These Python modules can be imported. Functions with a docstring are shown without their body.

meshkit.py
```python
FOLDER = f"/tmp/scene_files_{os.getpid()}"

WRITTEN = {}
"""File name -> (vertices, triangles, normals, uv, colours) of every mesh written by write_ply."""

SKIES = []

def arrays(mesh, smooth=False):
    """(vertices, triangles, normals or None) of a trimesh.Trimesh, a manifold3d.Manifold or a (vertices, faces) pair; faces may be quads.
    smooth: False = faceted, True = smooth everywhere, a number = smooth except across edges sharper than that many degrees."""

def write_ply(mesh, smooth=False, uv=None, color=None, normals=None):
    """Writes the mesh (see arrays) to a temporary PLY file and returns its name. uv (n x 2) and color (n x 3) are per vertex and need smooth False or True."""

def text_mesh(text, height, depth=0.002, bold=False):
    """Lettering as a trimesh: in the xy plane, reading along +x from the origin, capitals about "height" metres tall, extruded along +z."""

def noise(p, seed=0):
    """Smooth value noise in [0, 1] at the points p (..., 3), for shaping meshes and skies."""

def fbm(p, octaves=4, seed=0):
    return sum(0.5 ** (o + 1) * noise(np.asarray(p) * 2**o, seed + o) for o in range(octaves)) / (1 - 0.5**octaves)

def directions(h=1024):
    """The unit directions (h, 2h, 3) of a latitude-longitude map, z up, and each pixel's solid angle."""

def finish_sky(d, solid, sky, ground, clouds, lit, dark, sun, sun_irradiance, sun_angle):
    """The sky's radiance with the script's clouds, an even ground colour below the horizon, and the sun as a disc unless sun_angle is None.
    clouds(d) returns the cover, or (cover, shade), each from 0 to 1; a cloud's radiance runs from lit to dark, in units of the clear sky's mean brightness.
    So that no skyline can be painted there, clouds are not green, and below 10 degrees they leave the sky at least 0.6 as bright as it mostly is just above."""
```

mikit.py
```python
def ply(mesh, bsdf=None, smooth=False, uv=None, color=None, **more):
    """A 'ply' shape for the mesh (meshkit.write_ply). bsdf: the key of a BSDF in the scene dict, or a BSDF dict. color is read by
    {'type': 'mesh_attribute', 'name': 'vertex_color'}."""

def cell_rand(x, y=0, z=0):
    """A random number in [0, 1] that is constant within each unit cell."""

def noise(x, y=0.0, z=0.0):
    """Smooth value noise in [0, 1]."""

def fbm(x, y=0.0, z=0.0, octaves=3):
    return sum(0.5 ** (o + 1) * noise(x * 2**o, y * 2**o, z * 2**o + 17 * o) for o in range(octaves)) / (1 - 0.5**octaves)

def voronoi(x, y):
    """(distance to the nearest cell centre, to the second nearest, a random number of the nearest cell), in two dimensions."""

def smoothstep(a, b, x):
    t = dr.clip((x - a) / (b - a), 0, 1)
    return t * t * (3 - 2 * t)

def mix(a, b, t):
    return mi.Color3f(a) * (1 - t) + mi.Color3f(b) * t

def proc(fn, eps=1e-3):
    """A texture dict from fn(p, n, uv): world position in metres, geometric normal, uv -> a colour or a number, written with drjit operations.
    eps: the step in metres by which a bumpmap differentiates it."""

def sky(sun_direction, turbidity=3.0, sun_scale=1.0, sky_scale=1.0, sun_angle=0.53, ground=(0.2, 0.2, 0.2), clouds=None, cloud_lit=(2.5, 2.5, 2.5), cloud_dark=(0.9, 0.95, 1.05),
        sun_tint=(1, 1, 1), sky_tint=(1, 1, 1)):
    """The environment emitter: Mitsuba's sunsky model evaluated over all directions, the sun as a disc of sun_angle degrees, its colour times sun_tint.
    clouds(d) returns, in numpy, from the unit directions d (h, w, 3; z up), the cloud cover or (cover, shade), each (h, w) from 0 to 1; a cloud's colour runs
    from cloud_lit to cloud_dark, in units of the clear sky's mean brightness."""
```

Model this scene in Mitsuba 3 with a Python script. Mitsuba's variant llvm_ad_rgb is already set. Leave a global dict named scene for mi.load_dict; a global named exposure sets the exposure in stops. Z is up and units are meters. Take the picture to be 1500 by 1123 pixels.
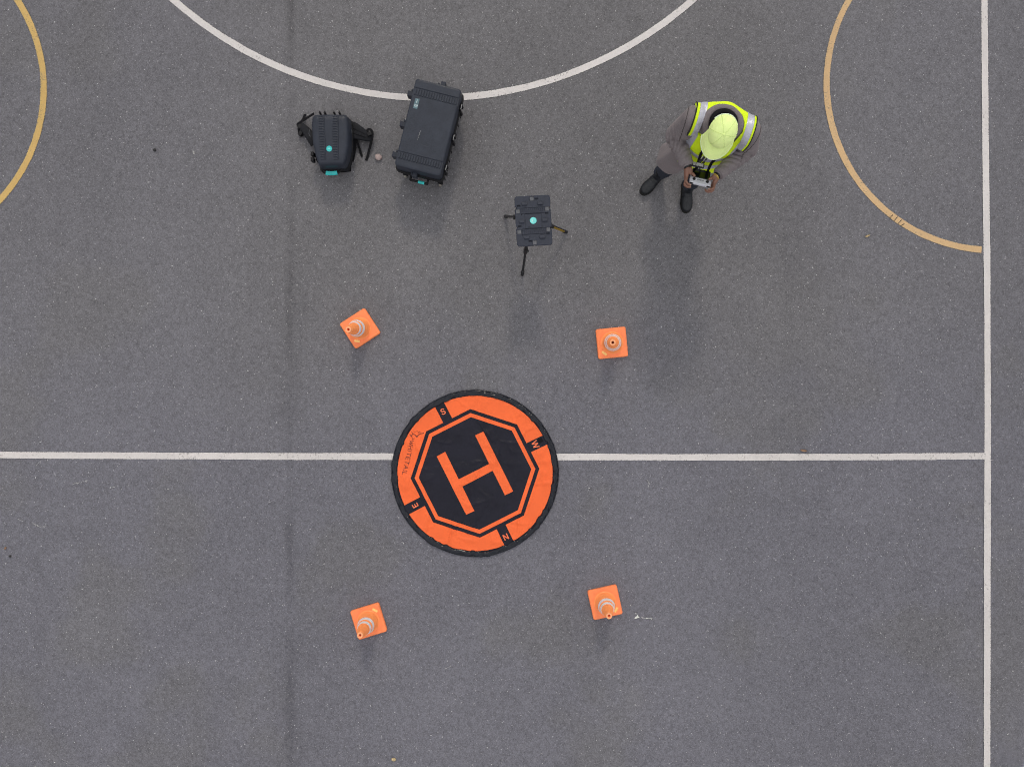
import math, random
import numpy as np, trimesh, manifold3d, shapely
from shapely.geometry import Polygon, LineString, Point, box as sbox
from shapely import affinity
import mitsuba as mi, drjit as dr
import mikit, meshkit
from mikit import noise, fbm, voronoi, cell_rand, smoothstep, mix, proc

T = mi.ScalarTransform4f
scene, labels = {}, {}
# ------------------------------------------------------------------ camera, sky, exposure
CAM_H, FOV = 6.55, 71.5
scene['camera'] = {'type': 'perspective', 'fov': FOV, 'fov_axis': 'x', 'near_clip': 0.05, 'far_clip': 500.0,
                   'to_world': T().look_at(origin=[0, 0, CAM_H], target=[0, 0, 0], up=[0, 1, 0])}
# overcast: brightest overhead, about a third as bright at the horizon (the usual overcast distribution)
def overcast(d):
    return np.ones(d.shape[:2]), 1 - np.clip(d[..., 2], 0, 1)
scene['sky'] = mikit.sky((0.05, 0.80, 0.67), turbidity=3, sun_scale=0.19, sun_angle=8.0, sun_tint=(0.90, 1, 1.15), clouds=overcast, cloud_lit=(2.78, 2.76, 2.78), cloud_dark=(1.02, 1.02, 1.04))
exposure = 2.13

rng = np.random.default_rng(7)
K = 2 * CAM_H * math.tan(math.radians(FOV / 2)) / 1500      # metres on the ground per photograph pixel
def W(px, py, h=0.0):
    s = K * (1 - h / CAM_H)
    return np.array([(px - 750) * s, (561.5 - py) * s, h])

# ------------------------------------------------------------------ materials
def principled(name, color, rough=0.6, bump=None, bscale=1.0, eps=1e-3, **kw):
    c = color if isinstance(color, dict) else {'type': 'rgb', 'value': list(color)}
    b = {'type': 'principled', 'base_color': c, 'roughness': rough, **kw}
    if bump is not None:
        b = {'type': 'bumpmap', 'arbitrary': proc(bump, eps), 'scale': bscale, 'bsdf': b}
    scene[name] = {'type': 'twosided', 'bsdf': b}
    return name

def asphalt_tone(p):
    big = fbm(p.x * 0.55 + 3.1, p.y * 0.55 + 1.7, 0.0, 3)
    mid = fbm(p.x * 4.3 + 9.0, p.y * 4.3, 0.0, 3)
    g1 = noise(p.x * 95, p.y * 95)
    g2 = cell_rand(p.x * 140, p.y * 140)
    g3 = noise(p.x * 38, p.y * 38, 4.0)
    return 1 + 0.16 * (big - 0.5) + 0.12 * (mid - 0.5) + 0.32 * (g1 - 0.5) + 0.32 * (g2 - 0.5) + 0.20 * (g3 - 0.5)
def asphalt_color(p, n, uv):
    t = asphalt_tone(p)
    c = mi.Color3f(0.1420, 0.1415, 0.1660) * t
    moss = smoothstep(0.52, 0.74, fbm(p.x * 1.3 + 20.0, p.y * 1.3 + 5.0, 2.0, 4))
    c = mix(c, mi.Color3f(0.134, 0.131, 0.127) * t, 0.30 * moss)
    # soft shade painted in: darker, less blue asphalt on the half with the circles
    shade_tint = smoothstep(-0.9, 1.3, p.y + 1.1 * (fbm(p.x * 0.5 + 2.2, p.y * 0.5 + 7.1, 9.0, 3) - 0.5)) * (1 - 0.45 * smoothstep(1.6, 3.6, dr.abs(p.x - 0.2)))
    c = mix(c, mi.Color3f(0.1395, 0.1370, 0.1465) * t, shade_tint)
    c = c * (1 + 0.11 * (fbm(p.x * 1.5, p.y * 0.10 + 3.0, 0.0, 3) - 0.5))
    # joint between two laid strips of asphalt: dark, uneven, broken
    xs = -2.045 + 0.007 * (noise(p.y * 0.9) - 0.5) * 2 - 0.02 * dr.exp(-dr.square((p.y + 0.2) / 0.9))
    d = dr.abs(p.x - xs)
    seam = dr.exp(-dr.square(d / 0.040)) * smoothstep(0.02, 0.80, fbm(p.y * 1.4 + 4.0, 3.0, 0.0, 3))
    side = dr.exp(-dr.maximum(p.x - xs, 0) / 0.35) * smoothstep(-0.02, 0.02, p.x - xs)
    broad = dr.exp(-dr.square(d / 0.15)) * smoothstep(0.15, 0.75, fbm(p.y * 0.7 + 9.0, 5.0, 0.0, 2))
    c = c * (1 - 0.24 * seam - 0.04 * side - 0.09 * broad)
    # pale stones in the mix
    for k, sc, keep, r in ((0, 7.5, 0.44, 0.034), (1, 16.0, 0.44, 0.058), (2, 34.0, 0.42, 0.095)):
        f, s, r0 = voronoi(p.x * sc + 31.7 * k, p.y * sc + 11.3 * k)
        on = dr.select(r0 < keep, 1.0, 0.0) * (1 - smoothstep(r * 0.6, r * (0.8 + r0), f))
        br = 0.5 + 0.5 * cell_rand(r0 * 9999, 3.0 + k)
        c = mix(c, mi.Color3f(0.66, 0.65, 0.65) * br, on * (0.95 - 0.28 * k))
    f, s, r0 = voronoi(p.x * 24 + 7.7, p.y * 24 + 3.1)
    c = c * (1 - 0.22 * dr.select(r0 < 0.35, 1.0, 0.0) * (1 - smoothstep(0.07, 0.17, f)))
    return c
def asphalt_bump(p, n, uv):
    f, s, r0 = voronoi(p.x * 95, p.y * 95)
    return (1 - dr.minimum(f, 1.0)) * (0.5 + 0.5 * r0) + 0.4 * noise(p.x * 40, p.y * 40)
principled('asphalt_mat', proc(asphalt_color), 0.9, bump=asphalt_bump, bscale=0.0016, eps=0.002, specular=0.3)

def paint(name, col, worn):
    def fn(p, n, uv):
        t = 1 + 0.10 * (fbm(p.x * 7, p.y * 7, 1.0, 3) - 0.5) + 0.12 * (noise(p.x * 130, p.y * 130) - 0.5) + 0.12 * (fbm(p.x * 1.1, p.y * 1.1, 7.0, 2) - 0.5)
        base = mi.Color3f(*col) * t
        hole = smoothstep(0.73 - worn, 0.86 - worn, noise(p.x * 110, p.y * 110, 3.0) * 0.62 + 0.38 * fbm(p.x * 9, p.y * 9, 5.0, 3))
        return mix(base, mi.Color3f(0.16, 0.155, 0.155) * asphalt_tone(p), 0.55 * hole)
    return principled(name, proc(fn), 0.75, bump=asphalt_bump, bscale=0.0008, eps=0.002, specular=0.3)
paint('white_paint_mat', (0.59, 0.565, 0.56), 0.02)
paint('tan_paint_mat', (0.545, 0.375, 0.205), 0.05)
paint('yellow_paint_mat', (0.535, 0.365, 0.135), 0.05)

def weave(p, n, uv):
    return dr.sin(p.x * 2600) * dr.sin(p.y * 2600)
def tinted(col, amt=0.12, sc=9.0, fine=60.0, famt=0.08):
    return proc(lambda p, n, uv: mi.Color3f(*col) * (1 + amt * 2 * (fbm(p.x * sc, p.y * sc, p.z * sc, 3) - 0.5) + famt * 2 * (noise(p.x * fine, p.y * fine, p.z * fine) - 0.5)))
principled('pad_black_mat', tinted((0.0115, 0.0115, 0.0210), 0.25, 8, 160, 0.25), 0.5, specular=0.20)
principled('pad_orange_mat', tinted((0.85, 0.135, 0.030), 0.07, 6, 120, 0.05), 0.6, specular=0.4)
principled('pad_letter_mat', tinted((0.80, 0.17, 0.07), 0.05), 0.6)
principled('pad_ink_mat', tinted((0.13, 0.022, 0.014), 0.2), 0.7)
principled('hem_mat', tinted((0.006, 0.008, 0.015), 0.3, 30, 160, 0.2), 0.22, specular=0.36)
principled('cone_mat', tinted((0.98, 0.315, 0.10), 0.07, 12, 90, 0.05), 0.5, specular=0.5)
principled('cone_base_mat', tinted((0.94, 0.250, 0.085), 0.10, 10, 80, 0.06), 0.5, specular=0.5)
principled('cone_rim_mat', tinted((0.94, 0.40, 0.19), 0.06, 12, 90, 0.05), 0.5, specular=0.5)
principled('reflective_mat', tinted((0.72, 0.68, 0.70), 0.08, 20, 300, 0.06), 0.35, specular=0.7)
principled('vest_strip_mat', tinted((0.47, 0.48, 0.55), 0.12, 16, 300, 0.10), 0.38, metallic=0.15, specular=0.6)
principled('sticker_mat', tinted((0.93, 0.60, 0.20), 0.08), 0.6)
def case_fn(p, n, uv):
    t = 1 + 0.5 * (fbm(p.x * 14, p.y * 14, p.z * 14, 4) - 0.5) + 0.3 * (noise(p.x * 200, p.y * 200, p.z * 200) - 0.5)
    scr = smoothstep(0.80, 0.90, fbm(p.x * 24 + p.y * 60, p.y * 5 - p.x * 3, 2.0, 3))
    return mix(mi.Color3f(0.027, 0.0325, 0.047) * t, mi.Color3f(0.06, 0.062, 0.07), 0.6 * scr)
principled('case_mat', proc(case_fn), 0.46, specular=0.27)
principled('case_side_mat', tinted((0.0055, 0.0055, 0.0075), 0.3, 14, 200, 0.2), 0.45, specular=0.3)
principled('shell_mat', tinted((0.026, 0.031, 0.045), 0.2, 12, 220, 0.2), 0.40, specular=0.27)
principled('webbing_mat', tinted((0.006, 0.006, 0.008), 0.3, 30, 300, 0.3), 0.8, specular=0.2)
principled('padding_mat', tinted((0.008, 0.009, 0.013), 0.3, 30, 300, 0.3), 0.75, specular=0.3)
principled('steel_mat', (0.55, 0.55, 0.54), 0.35, metallic=0.9)
principled('teal_mat', tinted((0.03, 0.47, 0.47), 0.08), 0.45)
principled('teal_pale_mat', tinted((0.16, 0.64, 0.62), 0.08), 0.4)
principled('white_print_mat', (0.75, 0.78, 0.78), 0.5)
principled('sticker_print_mat', (0.34, 0.42, 0.45), 0.5)
principled('case_sticker_mat', tinted((0.075, 0.135, 0.16), 0.2, 40), 0.4)
principled('wheel_mat', tinted((0.22, 0.21, 0.19), 0.2), 0.6)
principled('table_mat', tinted((0.032, 0.037, 0.054), 0.16, 14, 200, 0.12), 0.52, specular=0.26)
principled('table_raised_mat', tinted((0.035, 0.040, 0.057), 0.16, 14, 200, 0.12), 0.5, specular=0.28)
principled('table_clip_mat', tinted((0.085, 0.09, 0.105), 0.25, 60), 0.5)
principled('hole_mat', (0.006, 0.006, 0.008), 0.8)
principled('tripod_mat', tinted((0.013, 0.013, 0.015), 0.2), 0.4)
principled('tripod_yellow_mat', tinted((0.22, 0.14, 0.012), 0.15), 0.45)
def coat_fn(p, n, uv):
    t = 1 + 0.16 * (fbm(p.x * 9, p.y * 9, p.z * 9, 3) - 0.5) + 0.3 * (noise(p.x * 240, p.y * 240, p.z * 240) - 0.5)
    return mi.Color3f(0.200, 0.177, 0.184) * t
principled('coat_mat', proc(coat_fn), 0.9, specular=0.15, sheen=0.4)
principled('coat_seam_mat', tinted((0.05, 0.042, 0.042), 0.1), 0.9)
def vest_fn(p, n, uv):
    return mi.Color3f(0.70, 0.93, 0.020) * (1 + 0.16 * (fbm(p.x * 14, p.y * 14, p.z * 14, 3) - 0.5) + 0.10 * (noise(p.x * 300, p.y * 300, p.z * 300) - 0.5))
principled('vest_mat', proc(vest_fn), 0.7, specular=0.25)
principled('binding_mat', (0.02, 0.022, 0.016), 0.7)
principled('cap_mat', tinted((0.81, 0.98, 0.38), 0.04, 14, 260, 0.06), 0.75, specular=0.25)
principled('cap_seam_mat', (0.56, 0.72, 0.23), 0.8)
principled('cap_piping_mat', (0.70, 0.82, 0.62), 0.7)
principled('skin_mat', tinted((0.215, 0.105, 0.074), 0.15, 40, 260, 0.08), 0.45, specular=0.5)
principled('nail_mat', (0.36, 0.22, 0.17), 0.35)
principled('hair_mat', tinted((0.010, 0.008, 0.008), 0.3, 60, 400, 0.4), 0.7)
principled('denim_mat', tinted((0.028, 0.032, 0.044), 0.25, 20, 260, 0.35), 0.85, specular=0.2)
principled('boot_mat', tinted((0.0065, 0.0085, 0.0125), 0.3, 14, 160, 0.15), 0.45, specular=0.5)
principled('sole_mat', tinted((0.004, 0.004, 0.005), 0.2), 0.7)
principled('lace_mat', (0.025, 0.025, 0.028), 0.8)
principled('controller_mat', tinted((0.50, 0.51, 0.56), 0.05, 30), 0.45)
principled('controller_dark_mat', tinted((0.012, 0.012, 0.014), 0.2), 0.4)
principled('screen_mat', (0.004, 0.005, 0.005), 0.06, specular=0.6)
principled('eye_mat', (0.6, 0.57, 0.52), 0.2)
principled('watch_mat', (0.012, 0.012, 0.013), 0.3)
principled('brass_mat', (0.62, 0.44, 0.12), 0.4, metallic=0.5)
principled('card_mat', tinted((0.44, 0.43, 0.46), 0.08), 0.3)
principled('pebble_mat', tinted((0.36, 0.285, 0.275), 0.25, 60, 300, 0.15), 0.8)
principled('dark_stone_mat', tinted((0.03, 0.03, 0.032), 0.2), 0.8)
principled('pale_stone_mat', tinted((0.62, 0.59, 0.54), 0.15, 90), 0.8)
principled('leaf_mat', tinted((0.25, 0.155, 0.10), 0.4, 60, 300, 0.2), 0.7)
principled('leaf_pale_mat', tinted((0.46, 0.36, 0.20), 0.4, 60, 300, 0.2), 0.7)
principled('splash_mat', tinted((0.62, 0.62, 0.60), 0.2, 60), 0.7)
principled('scuff_mat', tinted((0.36, 0.36, 0.36), 0.4, 60, 300, 0.3), 0.8)

# ------------------------------------------------------------------ helpers
def taken(name):
    if name not in labels and not any(k == name or k.startswith(name + '__') for k in scene):
        return name
    n = 1
    while f'{name}_{n:03d}' in labels or any(k == f'{name}_{n:03d}' or k.startswith(f'{name}_{n:03d}__') for k in scene):
        n += 1
    return f'{name}_{n:03d}'
def thing(name, label, category, group=None):
    key = taken(name)
    labels[key] = {'label': label, 'category': category}
    if group: labels[key]['group'] = group
    return key
def part(parent, name, mesh, mat, smooth=35, M=None, label=None, kind=None, shape=None):
    key = taken(f'{parent}__{name}')
    d = shape or mikit.ply(mesh, mat, smooth=smooth)
    if M is not None: d = {**d, 'to_world': T(M)}
    scene[key] = d
    if label or kind: labels[key] = {**({'label': label} if label else {}), **({'kind': kind} if kind else {})}
    return key
def solo(name, mesh, mat, label, category=None, smooth=35, kind=None, group=None):
    key = taken(name)
    scene[key] = mikit.ply(mesh, mat, smooth=smooth)
    labels[key] = {'label': label}
    if category: labels[key]['category'] = category
    if kind: labels[key]['kind'] = kind
    if group: labels[key]['group'] = group
    return key
def cat(ms): return trimesh.util.concatenate([m for m in ms])
def ball(c, r, n=10):
    c = np.asarray(c, float); r = np.broadcast_to(np.asarray(r, float), 3)
    i = np.arange(n * n * 2); ph = math.pi * (3 - 5 ** 0.5) * i; z = 1 - 2 * (i + 0.5) / len(i)
    q = np.sqrt(1 - z * z)
    return c + np.stack([q * np.cos(ph), q * np.sin(ph), z], 1) * r
def hull(*pts): return manifold3d.Manifold.hull_points(np.vstack(pts).astype(np.float32))
def union(ms): return manifold3d.Manifold.batch_boolean(list(ms), manifold3d.OpType.Add)
def chain(nodes, n=9):
    return [hull(ball(a[0], a[1], n), ball(b[0], b[1], n)) for a, b in zip(nodes, nodes[1:])]
def to_tm(m):
    q = m.to_mesh(); return trimesh.Trimesh(q.vert_properties[:, :3], q.tri_verts, process=True)
def soften(m, length, it=12, lamb=0.5):
    t = to_tm(m.refine_to_length(length))
    trimesh.smoothing.filter_taubin(t, lamb=lamb, nu=0.53, iterations=it)
    return t
def tm_man(t):
    return manifold3d.Manifold(manifold3d.Mesh(np.asarray(t.vertices, np.float32), np.asarray(t.faces, np.uint32)))
def displace(t, fn):
    t = t.copy(); n = np.array(t.vertex_normals); t.vertices = t.vertices + n * fn(np.array(t.vertices))[:, None]; return t
def rbox(lo, hi, r=0.004, top=0.0):
    lo, hi = np.array(lo, float), np.array(hi, float)
    pts = []
    for x in (0, 1):
        for y in (0, 1):
            for z in (0, 1):
                c = np.where([x, y, z], hi - r, lo + r)
                if z: c[:2] += np.where([x, y], -top, top)
                pts.append(ball(c, r, 4))
    return to_tm(hull(*pts))
def bx(lo, hi):
    lo, hi = np.array(lo, float), np.array(hi, float)
    return trimesh.creation.box(hi - lo, trimesh.transformations.translation_matrix((lo + hi) / 2))
def frames(P, up=(0, 0, 1)):
    P = np.asarray(P, float); t = np.gradient(P, axis=0); t /= np.linalg.norm(t, axis=1, keepdims=True)
    u = np.asarray(up, float); s = np.cross(t, u); bad = np.linalg.norm(s, axis=1) < 1e-3
    s[bad] = np.cross(t[bad], [1, 0.1, 0]); s /= np.linalg.norm(s, axis=1, keepdims=True)
    return P, t, s, np.cross(s, t)
def sweep(P, section, up=(0, 0, 1), scale=None, closed=False):
    """section: (m,2) outline (side, up), counter-clockwise; swept along the points P with end caps"""
    P, t, s, n = frames(P, up); sec = np.asarray(section, float); m, k = len(sec), len(P)
    sc = np.ones(k) if scale is None else np.asarray(scale, float)
    v = (P[:, None] + sc[:, None, None] * (sec[None, :, :1] * s[:, None] + sec[None, :, 1:] * n[:, None])).reshape(-1, 3)
    f = []
    for i in range(k if closed else k - 1):
        a, b = i * m, ((i + 1) % k) * m
        for j in range(m):
            q = (j + 1) % m; f += [[a + j, b + j, b + q], [a + j, b + q, a + q]]
    if not closed:
        c0, c1 = len(v), len(v) + 1; v = np.vstack([v, P[0], P[-1]])
        for j in range(m):
            q = (j + 1) % m; f += [[c0, j, q], [c1, (k - 1) * m + q, (k - 1) * m + j]]
    t = trimesh.Trimesh(v, f, process=False); t.fix_normals(); return t
def circle(r, m=12, sq=1.0):
    a = np.arange(m) * 2 * math.pi / m; return np.stack([r * np.cos(a), r * sq * np.sin(a)], 1)
def tube(P, r, m=12, up=(0, 0, 1), sq=1.0, closed=False):
    r = np.broadcast_to(np.asarray(r, float), len(P)); return sweep(P, circle(1.0, m, sq), up, r, closed)
def strap(P, w, th=0.003, up=(0, 0, 1), n=24):
    P = spline(P, n); a = w / 2; b = th / 2
    return sweep(P, [(-a, -b), (a, -b), (a, b), (-a, b)], up)
def spline(P, n=24):
    from scipy.interpolate import PchipInterpolator, CubicSpline
    P = np.asarray(P, float); d = np.r_[0, np.cumsum(np.linalg.norm(np.diff(P, axis=0), axis=1))]
    f = PchipInterpolator(d, P) if len(P) < 3 else CubicSpline(d, P)
    return f(np.linspace(0, d[-1], n))
def lathe(prof, m=48): return trimesh.creation.revolve(np.array(prof, float), sections=m)
def sheet(poly, z, size=0.03):
    """flat polygon(s) as one sheet on the height z (number or function of x, y)"""
    out = []
    for g in getattr(poly, 'geoms', [poly]):
        if g.is_empty or g.area < 1e-7: continue
        v, f = trimesh.creation.triangulate_polygon(g, engine='earcut')
        t = trimesh.Trimesh(np.c_[v, np.zeros(len(v))], f)
        if size: t = trimesh.Trimesh(*trimesh.remesh.subdivide_to_size(t.vertices, t.faces, size, 16))
        out.append(t)
    t = cat(out); v = np.array(t.vertices); v[:, 2] = z(v[:, 0], v[:, 1]) if callable(z) else z
    t.vertices = v
    if t.face_normals[:, 2].sum() < 0: t.invert()
    return t
def plate(poly, z0, z1, bevel=0.0):
    out = []
    for g in getattr(poly, 'geoms', [poly]):
        if bevel:
            a = trimesh.creation.extrude_polygon(g, z1 - z0 - bevel, engine='earcut'); a.apply_translation([0, 0, z0])
            inner = g.buffer(-bevel)
            pts = np.vstack([np.c_[np.array(g.exterior.coords), np.full(len(g.exterior.coords), z1 - bevel)], np.c_[np.array(inner.exterior.coords), np.full(len(inner.exterior.coords), z1)]])
            lo = np.c_[np.array(g.exterior.coords), np.full(len(g.exterior.coords), z0)]
            out.append(to_tm(hull(pts, lo)))
        else:
            a = trimesh.creation.extrude_polygon(g, z1 - z0, engine='earcut'); a.apply_translation([0, 0, z0]); out.append(a)
    return cat(out)
def rot2(deg): a = math.radians(deg); return np.array([[math.cos(a), -math.sin(a)], [math.sin(a), math.cos(a)]])
def pose(x, y, z, deg):
    M = np.eye(4); M[:2, :2] = rot2(deg); M[:3, 3] = (x, y, z); return M

# ------------------------------------------------------------------ ground and court markings
def grid(xs, ys):
    X, Y = np.meshgrid(xs, ys, indexing='ij'); v = np.stack([X.ravel(), Y.ravel(), 0 * X.ravel()], 1); m = len(ys)
    f = [[i * m + j, (i + 1) * m + j, (i + 1) * m + j + 1, i * m + j + 1] for i in range(len(xs) - 1) for j in range(m - 1)]
    return (v, np.array(f))
ax = np.r_[-160, -60, -20, np.linspace(-8, 8, 17), 20, 60, 160]
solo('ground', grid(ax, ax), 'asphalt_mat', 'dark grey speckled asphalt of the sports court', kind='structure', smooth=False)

def line_strip(P, w, jag=0.004, seed=0):
    P = np.asarray(P, float)
    d = np.r_[0, np.cumsum(np.linalg.norm(np.diff(P, axis=0), axis=1))]; n = int(d[-1] / 0.012)
    s = np.linspace(0, d[-1], n); C = np.stack([np.interp(s, d, P[:, k]) for k in (0, 1)], 1)
    t = np.gradient(C, axis=0); t /= np.linalg.norm(t, axis=1, keepdims=True); nn = np.stack([-t[:, 1], t[:, 0]], 1)
    r = np.random.default_rng(seed)
    def edge(k):
        q = np.stack([s * 1.1, s * 0 + k * 31.7 + seed, s * 0], 1)
        return jag * 2.0 * (meshkit.noise(q) - 0.5) + jag * 1.3 * (meshkit.noise(q * [14, 1, 1]) - 0.5) + jag * 0.6 * (r.random(n) - 0.5)
    a, b = C + nn * (w / 2 + edge(1))[:, None], C - nn * (w / 2 + edge(2))[:, None]
    v = np.vstack([np.c_[a, np.full(n, 0.004)], np.c_[b, np.full(n, 0.004)]]); i = np.arange(n - 1)
    return (v, np.stack([i, i + n, i + n + 1, i + 1], 1))
def px_line(pts): return np.array([W(*q)[:2] for q in pts])
def fit_circle(P):
    A = np.c_[2 * P, np.ones(len(P))]; c = np.linalg.lstsq(A, (P ** 2).sum(1), rcond=None)[0]
    return c[:2], math.sqrt(c[2] + c[0] ** 2 + c[1] ** 2)
cv = px_line([(1441.5, 0), (1442.5, 130), (1444.3, 300), (1445.6, 390), (1446.8, 600), (1446.3, 750), (1445.8, 850), (1445.6, 1123)])
ch = px_line([(0, 666), (210, 667), (420, 668), (700, 669.2), (1100, 669.3), (1280, 668.7), (1441.5, 667.5)])
up = cv[0] + (cv[0] - cv[2]) * [0, 9]; dn = cv[-1] + [0, -12]
solo('court_line', line_strip(np.vstack([up, cv, dn]), 0.0585, 0.003, 1), 'white_paint_mat', 'long straight white court line running up the right side of the asphalt', kind='structure', smooth=False)
solo('court_line', line_strip(np.vstack([ch[0] - [12, 0], ch[:-1], [[cv[4][0] - 0.031, ch[-1][1]]]]), 0.061, 0.003, 2), 'white_paint_mat', 'straight white court line crossing under the landing pad', kind='structure', smooth=False)
def arc(cen, r, a0, a1, w, mat, label, seed):
    a = np.radians(np.linspace(a0, a1, 400)); P = cen + r * np.stack([np.cos(a), np.sin(a)], 1)
    solo('court_arc', line_strip(P, w, 0.003, seed), mat, label, kind='structure', smooth=False)
c0, r0 = fit_circle(px_line([(253.6, 0), (302, 37), (353, 71), (400, 96), (560, 139.8), (601.7, 143.3), (678.7, 142.5), (700, 139.3), (1012, 3)]))
arc(c0, r0, 0, 360, 0.060, 'white_paint_mat', 'large white centre circle passing under the wheeled case', 3)
c1, r1 = fit_circle(px_line([(25, 0), (47, 42.7), (61.3, 82.6), (64.7, 128.2), (59.3, 173.8), (39.9, 233.6), (4, 290)]))
arc(c1, r1, 0, 360, 0.054, 'yellow_paint_mat', 'yellow painted circle at the left edge of the court', 4)
c2, r2 = fit_circle(px_line([(1246, 0), (1218.9, 52), (1210.6, 114.6), (1214.7, 166.7), (1232, 222), (1270, 281), (1315.5, 321), (1374.5, 354), (1436, 366)]))
aend = math.degrees(math.asin((W(1437.5, 0)[0] - c2[0]) / r2))
arc(c2, r2, 90 - aend, 270 + aend, 0.056, 'tan_paint_mat', 'tan painted semicircle ending at the right-hand white line', 5)

def mark(polys, z=0.0075): return sheet(shapely.union_all(polys), z, 0.05)
def scratch(pts, w, seed=0):
    r = np.random.default_rng(seed); out = []
    P = [W(*q)[:2] for q in pts]
    for a, b in zip(P, P[1:]):
        for k in range(9):
            u = k / 9 + 0.03 * r.random(); 
            if r.random() < 0.3: continue
            q = a + (b - a) * u; e = a + (b - a) * min(1, u + 0.07 + 0.1 * r.random()); off = r.normal(0, w * 0.5, 2)
            out.append(LineString([q + off, e + off + r.normal(0, w * 0.3, 2)]).buffer(w * (0.2 + 0.35 * r.random()), 2))
    return out
for k, (pts, w) in enumerate([([(106, 708), (118, 706.5), (129, 702.5)], 0.006), ([(53, 682), (60, 675)], 0.004), ([(27, 759), (34, 763)], 0.005), ([(47, 765), (57, 770), (68, 771)], 0.006),
                              ([(165, 713), (174, 711)], 0.006), ([(849, 753), (858, 760)], 0.004), ([(949, 702), (950, 713)], 0.007), ([(648, 980), (660, 975)], 0.005), ([(283, 222), (286, 225)], 0.009)]):
    part('ground', 'scuff_mark', mark(scratch(pts, w, k + 3)), 'scuff_mat', smooth=False)
for a, b in (((1303, 320), (1307, 315)), ((1309, 324), (1314, 318)), ((1315, 328), (1320, 322)), ((1319, 331), (1324, 328))):
    part('ground', 'scuff_mark', sheet(LineString([W(*a)[:2], W(*b)[:2]]).buffer(0.003, 2), 0.0085, 0.05), 'dark_stone_mat', smooth=False, label='short dark dash across the tan line')
sp = [Polygon([W(*q)[:2] for q in [(929.2, 904), (930.5, 902.5), (932.6, 901.5), (933, 898.8), (934.2, 900), (934.6, 902), (937, 903.2), (936, 904.2), (934, 903.8), (932, 905.2), (930.3, 905.4)]]),
      Point(*W(931.3, 897.6)[:2]).buffer(0.005), Point(*W(922.8, 885.6)[:2]).buffer(0.005), Point(*W(960.6, 903.6)[:2]).buffer(0.004), Point(*W(954.3, 905.3)[:2]).buffer(0.005)]
sp += scratch([(938, 903.6), (946, 904.3), (953, 904.6)], 0.005, 31) + scratch([(952, 904.6), (959, 904.2)], 0.004, 32)
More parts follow.
